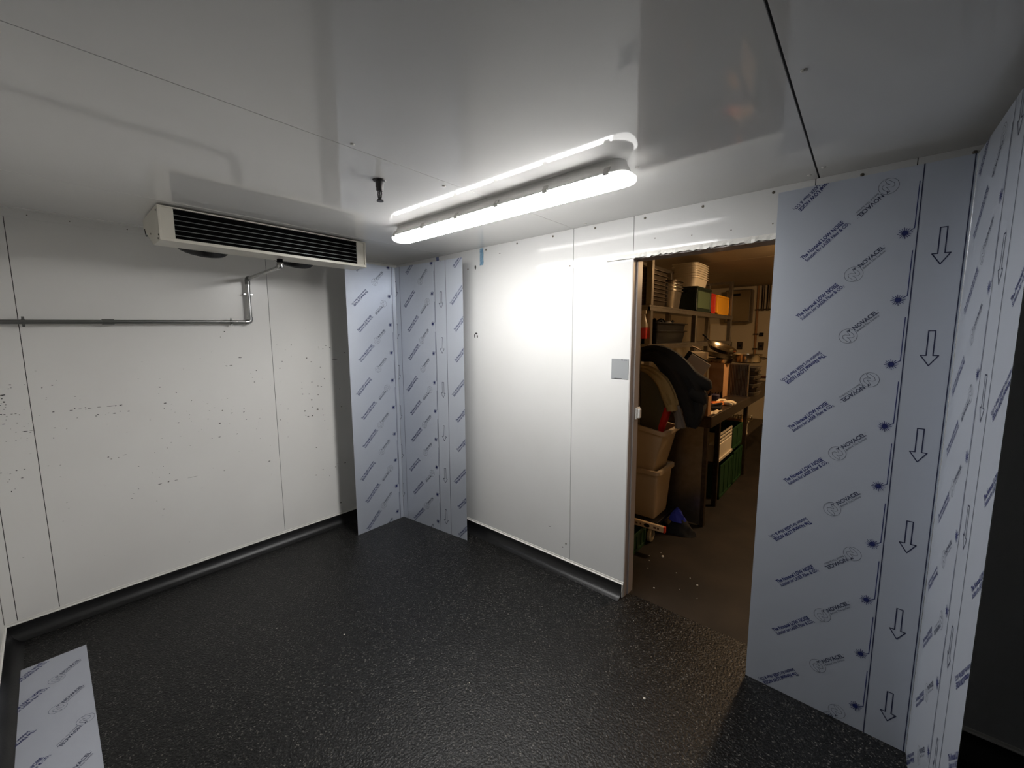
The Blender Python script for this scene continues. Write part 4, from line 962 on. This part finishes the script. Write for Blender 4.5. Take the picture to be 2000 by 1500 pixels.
# ------------------------------------------------------------------ back wall of the kitchen
hd = thing('wall_cabinet', 'shiny stainless wall cabinet on the kitchen back wall', 'cabinet', (1.55, 6.05, 1.82))
box('cabinet_body', STEEL, hd, 1.36, 1.76, 5.93, KY1, 1.83, 2.40, bevel=0.006)
box('cabinet_door', STEEL_S, hd, 1.375, 1.745, 5.918, 5.93, 1.845, 2.385, bevel=0.004)
box('latch_plate', BLACKP, hd, 1.47, 1.60, 5.910, 5.918, 2.29, 2.33, bevel=0.002)
for x, z, nm in ((1.40, 1.41, 'nearest the pan heap'), (1.578, 1.412, 'below the steel wall cabinet'), (1.913, 1.407, 'right of the vertical conduit')):
    s_ = thing('switch_plate', 'grey metal switch plate on back wall ' + nm, 'switch', (x, KY1, z), 'switch plates on the kitchen back wall')
    box('plate', STEEL_D, s_, x - 0.045, x + 0.045, KY1 - 0.016, KY1, z - 0.070, z + 0.070, bevel=0.004)
    box('rocker', BLACKP, s_, x - 0.022, x + 0.022, KY1 - 0.022, KY1 - 0.016, z - 0.02, z + 0.02, bevel=0.002)
for x, z0, z1, r, lab in ((1.826, 1.25, KZ, 0.019, 'brown conduit pipe running down the kitchen back wall'), (1.905, 2.03, KZ, 0.024, 'short thick pipe by the conduit near kitchen ceiling'), (1.985, 2.03, KZ, 0.024, 'short thick pipe at far right near kitchen ceiling')):
    o = thing('wall_pipe', lab, 'pipe', (x, KY1 - r - 0.004, z0))
    MB().tube([(x, KY1 - r - 0.004, z0), (x, KY1 - r - 0.004, z1)], r, 10).build('pipe', CARD if r < 0.02 else STEEL_D, o, smooth=True)
    for zz in ((1.36, 1.62, 2.05) if r < 0.02 else (z0 + 0.02,)):
        box('pipe_clamp', STEEL_D, o, x - r - 0.015, x + r + 0.015, KY1 - 2 * r - 0.006, KY1, zz - 0.012, zz + 0.012, bevel=0.002)
tag(box('junction_box', BLACKP, None, 1.885, 1.945, KY1 - 0.05, KY1, 1.585, 1.645, bevel=0.005), 'small black junction box on back wall above a switch plate', 'box')
wb = thing('white_board', 'white framed board on kitchen wall seen under the shelf', 'board', (1.2, KY1, 1.50))
box('panel', mat('board_white', (226, 214, 190), rough=0.5), wb, 1.06, 1.345, KY1 - 0.03, KY1, 1.50, 1.82, bevel=0.003)
for a in ((1.06, 1.072, 1.50, 1.82), (1.333, 1.345, 1.50, 1.82), (1.072, 1.333, 1.50, 1.512), (1.072, 1.333, 1.808, 1.82)):
    box('frame_bar', PAPER, wb, a[0], a[1], KY1 - 0.036, KY1 - 0.030, a[2], a[3])
rl = thing('wall_rail', 'dark red rail along the kitchen back wall above the table', 'rail', (2.1, KY1, 0.86))
MB().tube([(1.75, KY1 - 0.03, 0.862), (2.5, KY1 - 0.03, 0.862)], 0.018, 10).build('rail', mat('dark_red', (92, 34, 26), rough=0.5), rl, smooth=True)
for x in (1.80, 2.3):
    box('bracket', STEEL_D, rl, x - 0.01, x + 0.01, KY1 - 0.03, KY1, 0.852, 0.872)
